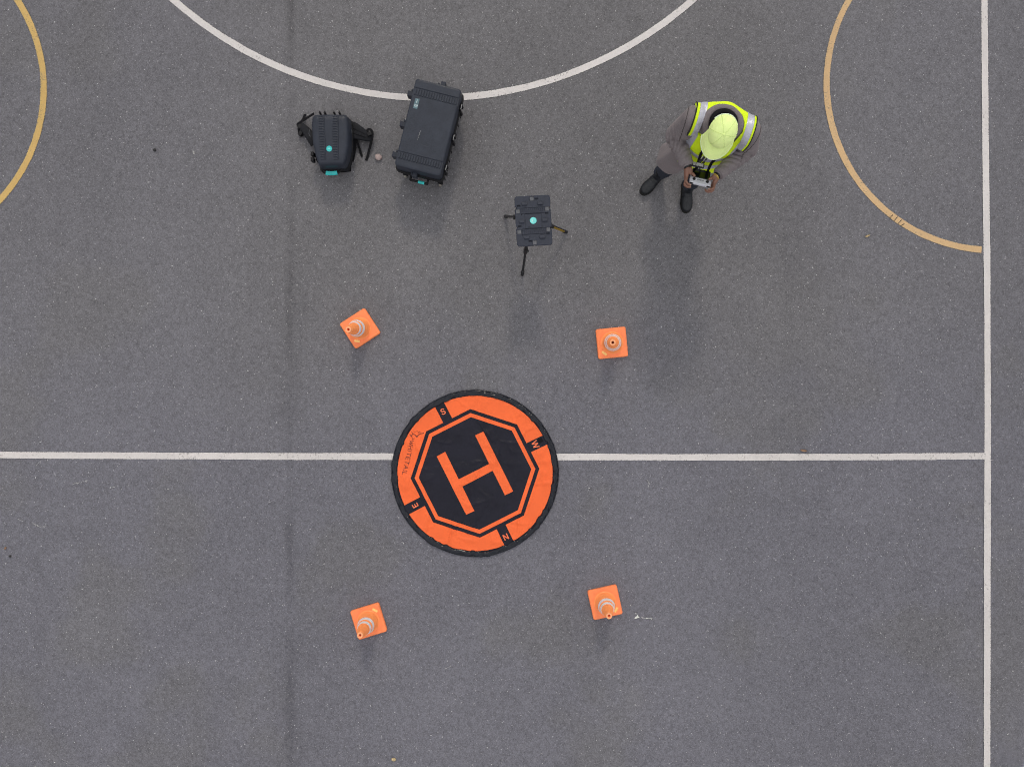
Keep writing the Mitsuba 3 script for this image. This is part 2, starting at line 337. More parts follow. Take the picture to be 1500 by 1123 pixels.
spk = thing('white_splash', 'small white splash with a thin tail on the asphalt, right of the bottom right cone', 'splash')
part(spk, 'blot', mark(sp[:1]), 'splash_mat', False)
for q in sp[1:5]: part(spk, 'drop', mark([q]), 'splash_mat', False)
part(spk, 'tail', mark(sp[5:]), 'splash_mat', False, kind='stuff')

def stone(c, rad, mat, label, seed, name='pebble', cat_='stone'):
    s = trimesh.creation.icosphere(3, 1.0); v = s.vertices
    s.vertices = v * (1 + 0.5 * (meshkit.fbm(v * 1.3 + seed, 3) - 0.5))[:, None] * np.array(rad); s.apply_translation([c[0], c[1], -s.bounds[0][2]])
    return solo(name, s, mat, label, cat_, smooth=60)
stone(W(554.8, 231), (0.031, 0.028, 0.018), 'pebble_mat', 'pinkish rounded pebble lying right of the backpack straps', 3)
stone(W(227.3, 220), (0.014, 0.013, 0.010), 'dark_stone_mat', 'small dark stone on the open asphalt left of the backpack', 8)
stone(W(15.5, 814), (0.012, 0.011, 0.008), 'dark_stone_mat', 'small black lump of dirt near the left edge below the horizontal line', 12, 'dirt_lump', 'dirt')
stone(W(577, 1111), (0.021, 0.015, 0.008), 'leaf_pale_mat', 'tiny tan pebble at the bottom edge of the asphalt', 22)
def leaf(c, L, w, deg, mat, label, curl=0.006):
    n = 15; u = np.linspace(-1, 1, n); v, f = [], []
    for i, a in enumerate(u):
        hw = w / 2 * (1 - a * a) ** 0.7 + 0.0006
        for b in (-1, -0.5, 0, 0.5, 1): v.append((a * L / 2, b * hw, 0.005 + curl * b * b + curl * a * a * 0.6 + 0.0015 * math.sin(7 * a + 3 * b)))
    for i in range(n - 1):
        for j in range(4): f.append([i * 5 + j, i * 5 + 5 + j, i * 5 + 6 + j, i * 5 + 1 + j])
    top = np.array(v); bot = top - [0, 0, 0.0012]; f = np.array(f); m = len(top)
    t = trimesh.Trimesh(np.vstack([top, bot]), np.vstack([f[:, [0, 1, 2]], f[:, [0, 2, 3]], f[:, [2, 1, 0]] + m, f[:, [3, 2, 0]] + m]))
    t.apply_transform(pose(c[0], c[1], 0, deg)); solo('leaf', t, mat, label, 'leaf', smooth=60)
leaf(W(1176.5, 659.5), 0.062, 0.020, -8, 'leaf_mat', 'curled brown leaf beside the horizontal white line')
leaf(W(1270, 346), 0.045, 0.015, 20, 'leaf_pale_mat', 'pale dry leaf inside the tan semicircle')
leaf(W(9, 802), 0.030, 0.016, 60, 'leaf_mat', 'small brown leaf fragment near the left edge')

# ------------------------------------------------------------------ landing pad
PADC = W(696, 692.8)[:2]; PU = K / 4.2377                       # metres per unit of the pad plan below
def pad_pt(x, y): return np.array([PADC[0] + (x - 555) * PU, PADC[1] - (y - 563) * PU])
def pad_z(x, y):
    q = np.stack([x, y, 0 * x], -1); dx, dy = x - PADC[0], y - PADC[1]; rr = np.hypot(dx, dy); an = np.arctan2(dy, dx)
    rip = np.sin(an * 17 + 5 * meshkit.noise(q * 6)) * np.clip((rr - 0.30) / 0.4, 0, 1) * 0.0075 * meshkit.noise(q * 5, 3)
    soft = np.clip((0.735 - rr) / 0.08, 0, 1)
    ridge = lambda m, sd: 0.22 - np.minimum(0.22, np.abs(meshkit.fbm(q @ np.array(m), 2, sd) - 0.5) * 2.2)
    z = 0.018 + 0.020 * (meshkit.fbm(q * 4.5, 3, 2) - 0.5) + rip + 0.012 * (meshkit.noise(q @ np.array([[13, 6, 0], [-3, 3, 0], [0, 0, 1.0]]), 4) - 0.5) + 0.009 * (meshkit.fbm(q * 22, 2, 8) - 0.5)
    z = z + 0.038 * (ridge([[5.0, 2.2, 0], [-1.6, 2.6, 0], [0, 0, 1.0]], 15) - 0.12) + 0.030 * (ridge([[2.4, -1.5, 0], [3.0, 4.4, 0], [0, 0, 1.0]], 25) - 0.12)
    return np.maximum(0.0105, 0.017 + (z - 0.017) * soft)
pad = thing('landing_pad', 'round orange and black landing pad with a large letter H lying on the asphalt', 'landing pad')
disc = Point(*PADC).buffer(0.728, 64)
part(pad, 'fabric', sheet(disc, lambda x, y: pad_z(x, y) - 0.0022, 0.012), 'pad_black_mat', smooth=True, label='black fabric disc of the landing pad')
# stitched hem over a sprung wire
n = 720; a = np.arange(n) * 2 * math.pi / n
q = np.stack([np.cos(a) * 14, np.sin(a) * 14, a * 0], 1); q2 = q * 3.2
rad = 0.738 + 0.004 * (meshkit.noise(q) - 0.5) * 2
P = np.stack([PADC[0] + rad * np.cos(a), PADC[1] + rad * np.sin(a), 0.015 + 0.003 * meshkit.noise(q2)], 1)
hem = tube(P, 0.024 * (1 + 0.12 * (meshkit.noise(q2, 5) - 0.5)), 16, sq=0.5, closed=True)
hem = displace(hem, lambda v: 0.024 * (meshkit.noise(np.c_[np.arctan2(v[:, 1] - PADC[1], v[:, 0] - PADC[0]) * 20, np.hypot(v[:, 0] - PADC[0], v[:, 1] - PADC[1]) * 60, v[:, 2] * 10], 9) - 0.5))
part(pad, 'hem', hem, 'hem_mat', smooth=True)
P = np.stack([PADC[0] + 0.763 * np.cos(a) + 0.003 * np.cos(3 * a), PADC[1] + 0.763 * np.sin(a), 0.010 + 0 * a], 1)
part(pad, 'edge_piping', tube(P, 0.0050, 8, closed=True), 'hem_mat', smooth=True)
def octagon(R, ph=4.3): return Polygon([PADC + R * np.array([math.cos(math.radians(ph + 45 * k)), math.sin(math.radians(ph + 45 * k))]) for k in range(8)])
def tab(deg, w=0.092):
    return affinity.translate(affinity.rotate(sbox(0.3, -w / 2, 1.0, w / 2), deg, origin=(0, 0)), *PADC)
TABS = {'S': 117.4, 'W': 25.6, 'N': -64.0, 'E': 208.0}
zp = lambda x, y: pad_z(x, y) + 0.0016
ringp = Point(*PADC).buffer(0.712, 64).difference(octagon(0.592)).difference(shapely.union_all([tab(d) for d in TABS.values()]))
for g in sorted(ringp.geoms, key=lambda g: (g.centroid.x, g.centroid.y)):
    part(pad, 'orange_panel', sheet(g, zp, 0.012), 'pad_orange_mat', smooth=True)
part(pad, 'octagon_outline', sheet(octagon(0.556).difference(octagon(0.518)), zp, 0.012), 'pad_orange_mat', smooth=True)
def quad(*p): return Polygon([pad_pt(*q) for q in p])
H = shapely.union_all([quad((317, 458), (370, 429), (551, 795), (500, 819)), quad((555, 327), (607, 304), (791, 673), (740, 699)), quad((450, 601), (650, 500), (672, 542), (472, 646))])
part(pad, 'letter', sheet(H, zp, 0.012), 'pad_orange_mat', smooth=True, label='large orange letter H')
for ch_, deg in TABS.items():
    t = meshkit.text_mesh(ch_, 0.053, 0.0012, bold=True); b = t.bounds; t.apply_translation([-(b[0][0] + b[1][0]) / 2, -(b[0][1] + b[1][1]) / 2, 0])
    R = {'S': 0.640, 'W': 0.614, 'N': 0.645, 'E': 0.622}[ch_]
    c = PADC + R * np.array([math.cos(math.radians(deg)), math.sin(math.radians(deg))])
    t.apply_transform(pose(c[0], c[1], float(pad_z(np.array([c[0]]), np.array([c[1]]))[0]) + 0.0015, deg - 90))
    v = np.array(t.vertices); v[:, 2] += pad_z(v[:, 0], v[:, 1]) - float(pad_z(np.array([c[0]]), np.array([c[1]]))[0]); t.vertices = v
    part(pad, 'compass_letter', t, 'pad_letter_mat', smooth=False, label=f'small orange compass letter {ch_}')
c = PADC + 0.672 * np.array([math.cos(math.radians(26.8)), math.sin(math.radians(26.8))])
t = rbox([-0.02, -0.019, 0], [0.02, 0.019, 0.005], 0.002); t.apply_transform(pose(c[0], c[1], float(pad_z(np.array([c[0]]), np.array([c[1]]))[0]), 27))
part(pad, 'hook_patch', t, 'webbing_mat')
STROKES = {'W': [[(0, 1), (.22, 0), (.45, .8), (.68, 0), (.9, 1)]], 'H': [[(0, 0), (0, 1)], [(.6, 0), (.6, 1)], [(0, .5), (.6, .5)]], 'I': [[(.1, 0), (.1, 1)]],
           'T': [[(0, 1), (.7, 1)], [(.35, 1), (.35, 0)]], 'E': [[(.5, 1), (0, 1), (0, 0), (.5, 0)], [(0, .5), (.4, .5)]], 'A': [[(0, 0), (.36, 1), (.72, 0)], [(.14, .38), (.58, .38)]], 'L': [[(0, 1), (0, 0), (.45, 0)]]}
ADV = {'W': 1.15, 'H': .88, 'I': .45, 'T': .95, 'E': .8, 'A': .95, 'L': .6}
def zz(x, y): return pad_pt((575 + x / 11.233 - 565) * 4.2377, (600 + y / 11.233 - 560) * 4.2377)
o, e = zz(292, 500), zz(165, 1052); tl = sum(ADV[c] for c in 'WHITETAIL') - 0.15; ux = (e - o) / np.linalg.norm(e - o); sc = np.linalg.norm(e - o) / tl
uy = np.array([-ux[1], ux[0]]); hgt = 0.036; ink = []; x = 0
for c in 'WHITETAIL':
    for s in STROKES[c]:
        ink.append(LineString([o + ux * sc * (x + px) + uy * hgt * py for px, py in s]).buffer(0.0026, 2))
    x += ADV[c]
part(pad, 'lettering', sheet(shapely.union_all(ink), lambda x, y: pad_z(x, y) + 0.0036, 0.010), 'pad_ink_mat', smooth=True, label='thin dark lettering WHITETAIL on the orange border')
lg = [([(515, 381), (470, 390), (432, 408), (395, 444)], 0.0032), ([(395, 444), (378, 412), (342, 398), (318, 415), (312, 440), (290, 405)], 0.0030), ([(345, 398), (330, 378), (312, 362)], 0.0016),
      ([(312, 440), (330, 450), (330, 490), (362, 468)], 0.0020), ([(355, 362), (410, 350), (470, 372)], 0.0012), ([(420, 385), (445, 365), (450, 350)], 0.0012), ([(385, 425), (410, 443)], 0.004)]
part(pad, 'emblem', sheet(shapely.union_all([LineString([zz(*p) for p in q]).buffer(w, 3) for q, w in lg]), lambda x, y: pad_z(x, y) + 0.0036, 0.010), 'pad_ink_mat', smooth=True, label='thin dark antler-like line emblem')

# ------------------------------------------------------------------ cones
def cone(px, py, lean_px, deg, tagdeg, label):
    """lean_px: how far the soft tip leans from upright, in photograph pixels"""
    key = thing('traffic_cone', label, 'traffic cone', 'orange collapsible cones around the landing pad')
    Z = 0.385; c = W(px, py, 0.034); lean = np.array([lean_px[0], -lean_px[1]]) * K * 0.94
    def place(t, bend=True):
        v = np.array(t.vertices)
        if bend: v[:, :2] += lean * (np.clip((v[:, 2:] - 0.05) / (Z - 0.05), 0, 1) ** 1.25)
        v[:, :2] += c[:2]; t.vertices = v; return t
    sq = affinity.rotate(sbox(-0.119, -0.119, 0.119, 0.119).buffer(0.018, 6), deg, origin=(0, 0))
    base = plate(sq, 0.004, 0.034, 0.007)
    part(key, 'base', place(base, False), 'cone_base_mat', 40)
    part(key, 'foot', place(plate(sq.buffer(-0.012), 0.0, 0.004), False), 'cone_base_mat', 40)
    prof = [(0.104, 0.0335), (0.104, 0.038), (0.098, 0.043)]
    zs = np.linspace(0.043, Z - 0.022, 9)
    rf = lambda z: 0.094 - (z - 0.043) / (Z - 0.022 - 0.043) * 0.068
    for i, (z0, z1) in enumerate(zip(zs, zs[1:])):
        r0, r1 = rf(z0), rf(z1)                                       # each tier: a steep wall, then a sloping shoulder
        prof += [(r0, z0), (r0 - 0.2 * (r0 - r1), z0 + 0.62 * (z1 - z0)), (r0 - 0.32 * (r0 - r1), z0 + 0.72 * (z1 - z0)), (r1 + 0.15 * (r0 - r1), z1 - 0.12 * (z1 - z0))]
    prof += [(0.0245, Z - 0.02), (0.0270, Z - 0.012), (0.0265, Z - 0.003), (0.0240, Z), (0.0135, Z - 0.0005), (0.0118, Z - 0.003), (0.0115, Z - 0.014), (0.013, Z - 0.05), (0.016, Z - 0.12)]
    k = next(i for i, p in enumerate(prof) if p[1] > Z - 0.021)
    part(key, 'body', place(lathe(prof[:k + 1])), 'cone_mat', 40)
    part(key, 'top_rim', place(lathe(prof[k:])), 'cone_rim_mat', 40)
    for z0, z1 in ((0.146, 0.180), (0.208, 0.236)):
        zz_ = np.linspace(z0, z1, 7)
        rr = lambda z: rf(z) + 0.0030
        part(key, 'reflective_band', place(lathe([(rr(z0) - 0.001, z0)] + [(rr(z) + 0.0012, z) for z in zz_] + [(rr(z1) - 0.001, z1)])), 'reflective_mat', 40)
    t = rbox([-0.026, -0.0105, 0.0342], [0.026, 0.0105, 0.0358], 0.0006)
    d = 0.119 * np.array([math.cos(math.radians(deg + tagdeg)), math.sin(math.radians(deg + tagdeg))]); t.apply_transform(pose(d[0], d[1], 0, deg + tagdeg + 90))
    part(key, 'sticker', place(t, False), 'sticker_mat')
cone(527.0, 480.8, (-4.4, 6.5), 33, -135 , 'orange cone nearest the backpack, tip leaning over the left corner of its base')
cone(896.6, 502.0, (-7.4, 3.0), 5.5, -132, 'orange cone below the standing person, its tip standing over the middle of its base')
cone(539.7, 909.8, (-0.6, 0.6), 17, 43, 'orange cone at the lower left of the pad, tip over its bottom left corner')
cone(886.5, 882.2, (-2.0, 1.5), 12.5, -45, 'orange cone at the lower right of the landing pad beside the white splash')

# ------------------------------------------------------------------ wheeled case
case = thing('equipment_case', 'large black hard-shell equipment case on small wheels with two ribbed bands across its lid', 'case')
cc = np.mean([W(560 + x / 6.236, 100 + y / 6.236, 0.40) for x, y in ((315, 103), (728, 200), (538, 1000), (113, 890))], axis=0)
cc = cc + [-0.006, 0.010, 0]
CM = pose(cc[0], cc[1], 0, 75.9 - 90)                             # local: x across, y along (up in the picture)
hw, hl = 0.2075, 0.390
def cpart(name, mesh, mat, smooth=30, **k): return part(case, name, mesh, mat, smooth, M=CM, **k)
def shell(z0, z1, in0, in1, r0=0.03):
    pts = []
    for z, i in ((z0, in0), (z1, in1)):
        p = sbox(-hw + i + r0, -hl + i + r0, hw - i - r0, hl - i - r0).buffer(r0, 6); pts.append(np.c_[np.array(p.exterior.coords), np.full(len(p.exterior.coords), z)])
    return pts
lid = (hull(*shell(0.275, 0.385, 0.002, 0.003), *shell(0.385, 0.394, 0.003, 0.0055, 0.028), *shell(0.394, 0.400, 0.0055, 0.014, 0.024)))
BANDS = ((0.236, 0.310), (-0.330, -0.258))
for y0, y1 in BANDS:
    lid = lid - tm_man(bx([-hw - 0.1, y0, 0.3938], [hw + 0.1, y1, 0.42]))
cpart('lid', to_tm(lid), 'case_mat', 28)
cpart('lid_rim', to_tm(hull(*shell(0.250, 0.273, -0.010, -0.010, 0.035))), 'case_side_mat')
cpart('base_rim', to_tm(hull(*shell(0.222, 0.246, -0.008, -0.008, 0.035))), 'case_side_mat')
cpart('seal', to_tm(hull(*shell(0.244, 0.252, 0.004, 0.004, 0.03))), 'hole_mat')
cpart('base', to_tm(hull(*shell(0.055, 0.075, 0.05, 0.03), *shell(0.075, 0.224, 0.03, 0.006))), 'case_side_mat')
for s in (1, -1):
    y0, y1 = (0.236, 0.310) if s > 0 else (-0.330, -0.258)
    rb = []
    for i in range(17):
        x = -hw + 0.026 + i * (2 * hw - 0.052) / 16
        rb.append(rbox([x - 0.0084, y0 + 0.009, 0.385], [x + 0.0084, y1 - 0.009, 0.4005], 0.002, 0.001))
    cpart('ribbed_band', cat(rb), 'case_mat', 30)
st = rbox([-0.166, 0.128, 0.4], [-0.128, 0.216, 0.4012], 0.0005)
sk = cpart('sticker', st, 'case_sticker_mat', label='blue-grey sticker with white markings')
def tri(*p): return plate(Polygon(p), 0.4012, 0.4018)
sy = cat([plate(Polygon([(-0.148, 0.208), (-0.144, 0.208), (-0.142, 0.176), (-0.150, 0.180)]), 0.4012, 0.4018), plate(Polygon([(-0.153, 0.19), (-0.148, 0.196), (-0.149, 0.186)]), 0.4012, 0.4018)] +
         [plate(Polygon([(x, y), (x + 0.006, y + 0.001), (x + 0.006, y + 0.012), (x, y + 0.011)]), 0.4012, 0.4018) for x, y in ((-0.160, 0.152), (-0.152, 0.155), (-0.144, 0.151), (-0.137, 0.153), (-0.158, 0.143), (-0.147, 0.141), (-0.138, 0.145))])
part(sk, 'marking', sy, 'sticker_print_mat', False, M=CM)
cpart('scratch', sheet(shapely.union_all([LineString([(-0.062, -0.128), (-0.058, -0.10), (-0.056, -0.072), (-0.055, -0.045)]).buffer(0.0009), LineString([(-0.056, -0.066), (-0.052, -0.046)]).buffer(0.0008)]), 0.4012, 0.05), 'scuff_mat', False, label='thin pale scratch on the lid')
for y in (0.275, 0.0, -0.275):                                     # latches on the left, hinges on the right
    lt = cpart('latch', cat([rbox([-hw - 0.056, y - 0.022, 0.235], [-hw - 0.006, y + 0.022, 0.318], 0.0025), rbox([-hw - 0.020, y - 0.032, 0.225], [-hw - 0.004, y - 0.026, 0.285], 0.002), rbox([-hw - 0.030, y + 0.026, 0.245], [-hw - 0.004, y + 0.044, 0.315], 0.003)]), 'shell_mat')
    hg = cpart('hinge', cat([rbox([hw + 0.002, y - 0.045, 0.200], [hw + 0.027, y - 0.020, 0.262], 0.004, 0.004), rbox([hw + 0.002, y + 0.016, 0.200], [hw + 0.020, y + 0.036, 0.262], 0.004, 0.004), rbox([hw + 0.0, y - 0.03, 0.27], [hw + 0.014, y + 0.03, 0.305], 0.003)]), 'case_side_mat')
    part(hg, 'pin', tube(np.array([[hw + 0.014, y - 0.024, 0.305], [hw + 0.014, y + 0.020, 0.305]]), 0.0036, 10, up=(1, 0, 0)), 'steel_mat', 40, M=CM)
cpart('fin', cat([rbox([hw - 0.004, y - 0.006, 0.10], [hw + 0.003, y + 0.006, 0.222], 0.003) for y in np.linspace(-0.33, 0.33, 9)] + [rbox([-hw - 0.012, y - 0.006, 0.10], [-hw + 0.004, y + 0.006, 0.222], 0.003) for y in np.linspace(-0.33, 0.33, 9)]), 'case_side_mat', label='upright stiffening fins on the sides', kind='stuff')
def end_handle(s, teal):
    y = s * hl; ex = 0.056 if s > 0 else 0.034
    h = cpart('handle', cat([rbox([-0.085, min(y, y + s * 0.05), 0.19], [-0.070, max(y, y + s * 0.05), 0.225], 0.004), rbox([0.070, min(y, y + s * 0.05), 0.19], [0.085, max(y, y + s * 0.05), 0.225], 0.004),
                             tube(np.array([[-0.078, y + s * 0.042, 0.205], [0.078, y + s * 0.042, 0.205]]), 0.011, 10)]), 'case_side_mat')
    if teal: part(h, 'grip', tube(np.array([[-0.005, y + s * 0.042, 0.205], [0.052, y + s * 0.042, 0.205]]), 0.0135, 12), 'teal_mat', 40, M=CM, label='teal sleeve on the end handle')
    cpart('bracket', cat([rbox([0.0 - 0.05 * (s < 0), min(y - s * 0.004, y + s * ex), 0.25], [0.042 - 0.05 * (s < 0), max(y - s * 0.004, y + s * ex), 0.32], 0.004), rbox([-0.025 - 0.04 * (s < 0), min(y, y + s * ex * .7), 0.25], [-0.013 - 0.04 * (s < 0), max(y, y + s * ex * .7), 0.31], 0.003)]), 'shell_mat')
end_handle(1, False); end_handle(-1, True)
for sx in (-1, 1):
    for sy_ in (-1, 1):
        x, y = sx * 0.165, sy_ * 0.352
        w = cpart('wheel', tube(np.array([[x - 0.012, y, 0.030], [x - 0.010, y, 0.030], [x + 0.010, y, 0.030], [x + 0.012, y, 0.030]]), [0.026, 0.030, 0.030, 0.026], 24), 'wheel_mat', 40)
        part(w, 'bracket', cat([bx([x - 0.018, y - 0.012, 0.02], [x - 0.014, y + 0.012, 0.075]), bx([x + 0.014, y - 0.012, 0.02], [x + 0.018, y + 0.012, 0.075]), bx([x - 0.018, y - 0.02, 0.0665], [x + 0.018, y + 0.02, 0.078])]), 'case_side_mat', 30, M=CM)

# ------------------------------------------------------------------ backpack
bag = thing('backpack', 'black hard-shell backpack with a round teal badge and straps spread out on both sides', 'backpack')
BH = 0.27
def B(x, y, h=BH): return W(423.2 + x / 9.357, 149.4 + y / 9.357, h)
out = Polygon([B(*p)[:2] for p in [(335, 152), (545, 146), (770, 152), (812, 195), (825, 400), (822, 600), (795, 760), (762, 838), (735, 858), (410, 868), (385, 845), (350, 740), (308, 560), (291, 300), (300, 200)]])
def ring_at(poly, z): 
    c = np.array(poly.exterior.coords); return np.c_[c, np.full(len(c), z)]
def bring(ins, z): return ring_at(out.buffer(-ins - 0.012).buffer(0.012, 6), z)
sh = to_tm(hull(bring(0.000, 0.150), bring(0.002, 0.215), bring(0.007, 0.240), bring(0.016, 0.256), bring(0.032, 0.266), bring(0.06, 0.270)))
part(bag, 'front_shell', sh, 'shell_mat', 32)
part(bag, 'shell_lip', to_tm(hull(ring_at(out.buffer(0.006, 6), 0.137), ring_at(out.buffer(0.006, 6), 0.147))), 'case_side_mat')
part(bag, 'back_shell', to_tm(hull(ring_at(out.buffer(0.002), 0.135), ring_at(out.buffer(-0.004), 0.06), ring_at(out.buffer(-0.02), 0.03))), 'padding_mat')
def bz(x, y):
    p = Point(x, y); d = -out.exterior.distance(p) if not out.contains(p) else out.exterior.distance(p)
    return float(np.interp(d, [0.0, 0.007, 0.016, 0.032, 0.06], [0.215, 0.240, 0.256, 0.266, 0.270]))
for x0, s in ((436, 1), (630, 1)):
    rb = []
    for i in range(18):
        y = 195 + i * 34.5; xo = x0 + (i / 17) * (30 if x0 < 500 else 12); wd = 46 + 14 * math.sin(i / 17 * math.pi)
        P = [B(xo + wd * u, y + 10 * (u * u - 0.3) * (1 if i < 9 else -0.4)) for u in np.linspace(-0.62, 0.62, 9)]
        P = [(p[0], p[1], bz(p[0], p[1]) + 0.0020) for p in P]
        rb.append(tube(np.array(P), 0.0052, 8, sq=0.9))
    part(bag, 'rib_column', cat(rb), 'shell_mat', 40)
for xa, xb in ((478, 500), (676, 672)):
    P = [B(xa + (xb - xa) * u, 165 + 620 * u) for u in np.linspace(0, 1, 24)]
    part(bag, 'ridge', tube(np.array([(p[0], p[1], bz(p[0], p[1]) + 0.002) for p in P]), 0.0048, 8), 'shell_mat', 50)
bc = B(552, 642)
bd = part(bag, 'badge', lathe([(0, 0.0035), (0.0235, 0.0035), (0.0258, 0.0015), (0.0258, -0.002)], 40).apply_translation([bc[0], bc[1], 0.2695]), 'teal_mat', 40, label='round teal badge')
part(bd, 'marking', cat([plate(Polygon([(bc[0] - 0.013, bc[1] - 0.006), (bc[0] + 0.013, bc[1] - 0.006), (bc[0] + 0.011, bc[1] + 0.002), (bc[0] + 0.004, bc[1] + 0.007), (bc[0] - 0.005, bc[1] + 0.005), (bc[0] - 0.012, bc[1] + 0.001)]), 0.2729, 0.2737)]), 'teal_pale_mat', False)
for x in (422, 490, 617, 690):
    c = B(x, 150, 0.15); part(bag, 'stud', hull(ball(c + [0, 0, 0], 0.009, 5), ball(c + [0, 0.016, 0.0], 0.003, 4), ball(c - [0, 0, 0.05], 0.009, 5)), 'case_side_mat', 40)
# lifting handle at the lower end with a teal grip
hp = spline([B(445, 870, 0.13), B(455, 945, 0.14), B(520, 985, 0.145), B(585, 990, 0.145), B(655, 982, 0.145), B(715, 935, 0.14), B(725, 862, 0.13)], 40)
hd = part(bag, 'handle', tube(hp, 0.0085, 10), 'case_side_mat', 50)
gp = spline([B(510, 972, 0.15), B(585, 978, 0.152), B(662, 970, 0.15)], 12)
part(hd, 'grip', sweep(gp, [(-0.016, -0.008), (0.016, -0.008), (0.019, 0.0), (0.014, 0.009), (-0.014, 0.009), (-0.019, 0.0)]), 'teal_mat', 30, label='teal grip of the backpack handle')
for pts in ([(838, 330), (860, 380), (862, 430), (840, 470)], [(288, 380), (276, 420), (282, 460), (300, 475)]):
    part(bag, 'wire_clip', tube(spline([B(x, y, 0.15) for x, y in pts], 16), 0.0022, 8), 'table_clip_mat', 50)
part(bag, 'wire_clip', tube(spline([B(x, y, 0.152) for x, y in [(430, 878), (560, 868), (700, 880), (760, 860), (800, 800), (812, 740)]], 30), 0.0026, 8), 'table_clip_mat', 50)
for x, y in ((325, 715), (325, 790), (800, 725)):
    c = B(x, y, 0.14); part(bag, 'buckle', rbox([c[0] - 0.014, c[1] - 0.018, 0.09], [c[0] + 0.014, c[1] + 0.018, 0.16], 0.004), 'case_side_mat')
# harness: back pad, padded wings and webbing on the ground
def Bp(x, y, h): return B(x, y, h)
bp = Polygon([B(*p, 0.04)[:2] for p in [(330, 260), (850, 280), (838, 940), (720, 952), (470, 940), (370, 800)]])
part(bag, 'back_pad', plate(bp.buffer(-0.01).buffer(0.01, 5), 0.003, 0.055, 0.008), 'webbing_mat')
def padded(pts, h, wl, th, name='padded_strap'):
    P = spline([B(x, y, z) for (x, y), z in zip(pts, h)], 24); w = np.interp(np.linspace(0, 1, 24), np.linspace(0, 1, len(wl)), wl)
    sec = [(math.cos(a) * abs(math.cos(a)) ** -0.5 if abs(math.cos(a)) > 1e-6 else 0, th * math.sin(a)) for a in np.linspace(0, 2 * math.pi, 16, endpoint=False)]
    Pn, t, s, nn = frames(P); v = []; 
    for k in range(24):
        for a in np.linspace(0, 2 * math.pi, 16, endpoint=False):
            ca, sa = math.cos(a), math.sin(a); v.append(Pn[k] + s[k] * w[k] / 2 * np.sign(ca) * abs(ca) ** 0.5 + nn[k] * th * np.sign(sa) * abs(sa) ** 0.7)
    f = []
    for k in range(23):
        for j in range(16): q = (j + 1) % 16; f += [[k * 16 + j, k * 16 + 16 + j, k * 16 + 16 + q], [k * 16 + j, k * 16 + 16 + q, k * 16 + q]]
    v += [Pn[0], Pn[-1]]
    for j in range(16): q = (j + 1) % 16; f += [[384, j, q], [385, 23 * 16 + q, 23 * 16 + j]]
    m = trimesh.Trimesh(v, f, process=False); m.fix_normals(); return part(bag, name, m, 'padding_mat', 50)
pw = padded([(800, 380), (880, 395), (980, 435), (1060, 470), (1120, 490)], [0.06, 0.08, 0.075, 0.06, 0.045], [0.165, 0.16, 0.13, 0.10, 0.07], 0.016)
for off in (-34, 32):
    part(pw, 'stitching', tube(spline([B(880, 398 + off, 0.0985), B(980, 436 + off * 0.8, 0.0925), B(1050, 468 + off * 0.6, 0.079)], 16), 0.0022, 6), 'webbing_mat', 50)
padded([(360, 580), (310, 500), (240, 400), (165, 325)], [0.05, 0.065, 0.06, 0.04], [0.085, 0.085, 0.075, 0.06], 0.016)
W_ = lambda pts, w, hs, **k: part(bag, 'webbing_strap', strap([B(x, y, h) for (x, y), h in zip(pts, hs)], w, 0.004, **k), 'webbing_mat', 30)
W_([(345, 160), (280, 200), (190, 258), (112, 308)], 0.020, [0.12, 0.08, 0.04, 0.012])
W_([(222, 168), (205, 215), (180, 262), (150, 300)], 0.021, [0.012, 0.03, 0.05, 0.04])
W_([(112, 308), (135, 360), (140, 420), (160, 462), (195, 440)], 0.020, [0.02, 0.03, 0.02, 0.02, 0.03])
W_([(1080, 420), (1090, 375), (1125, 385), (1145, 460), (1130, 540), (1095, 680), (1058, 805)], 0.022, [0.07, 0.075, 0.075, 0.07, 0.05, 0.02, 0.006])
W_([(900, 470), (935, 545), (970, 650), (1003, 752)], 0.020, [0.06, 0.05, 0.02, 0.006])
W_([(880, 480), (905, 600), (893, 700), (868, 815)], 0.026, [0.06, 0.04, 0.02, 0.006])
W_([(850, 600), (862, 700), (850, 800)], 0.018, [0.05, 0.03, 0.012])
for x, y, h, d in ((1105, 440, 0.078, 20), (160, 430, 0.035, 60), (150, 335, 0.05, 40)):
    c = B(x, y, h); t = rbox([-0.022, -0.017, -0.012], [0.022, 0.017, 0.012], 0.005); t.apply_transform(pose(c[0], c[1], h, d)); part(bag, 'buckle', t, 'case_side_mat')

# ------------------------------------------------------------------ tripod table
tab_ = thing('tripod_table', 'small grey plastic tray table on a black tripod with one yellow leg', 'table')
TH = 0.69
def Q(x, y, h=TH): return W(730 + x / 8.02, 275 + y / 8.02, h)
tc = np.mean([Q(*p) for p in ((187, 103), (605, 83), (635, 668), (222, 690))], axis=0); TM = pose(tc[0], tc[1], 0, 3.3)
Ti = np.linalg.inv(TM)
def tl_(x, y):                                                    # plan units of the table top -> local metres
    p = Q(x, y); return (Ti @ np.array([p[0], p[1], 0, 1]))[:2]
tw, tlh = 0.1475, 0.2065
pl_ = sbox(-tw, -tlh, tw, tlh).buffer(-0.024).buffer(0.024, 8)
def cut(poly, lo=TH - 0.007): return tm_man(plate(poly, lo, TH + 0.02))
top = tm_man(plate(pl_, TH - 0.016, TH, 0.003))
HOLES = [(447, 130), (237, 215), (567, 298), (250, 455), (583, 538), (376, 627)]
CLIPS = [(393, 130), (230, 280), (573, 248), (246, 520), (587, 490), (428, 645)]
PADS = [(305, 190), (492, 182), (275, 398), (545, 378), (332, 585), (517, 577)]
for x, y in HOLES:
    c = tl_(x, y); top = top - cut(sbox(c[0] - 0.0145, c[1] - 0.0075, c[0] + 0.0145, c[1] + 0.0075), TH - 0.013)
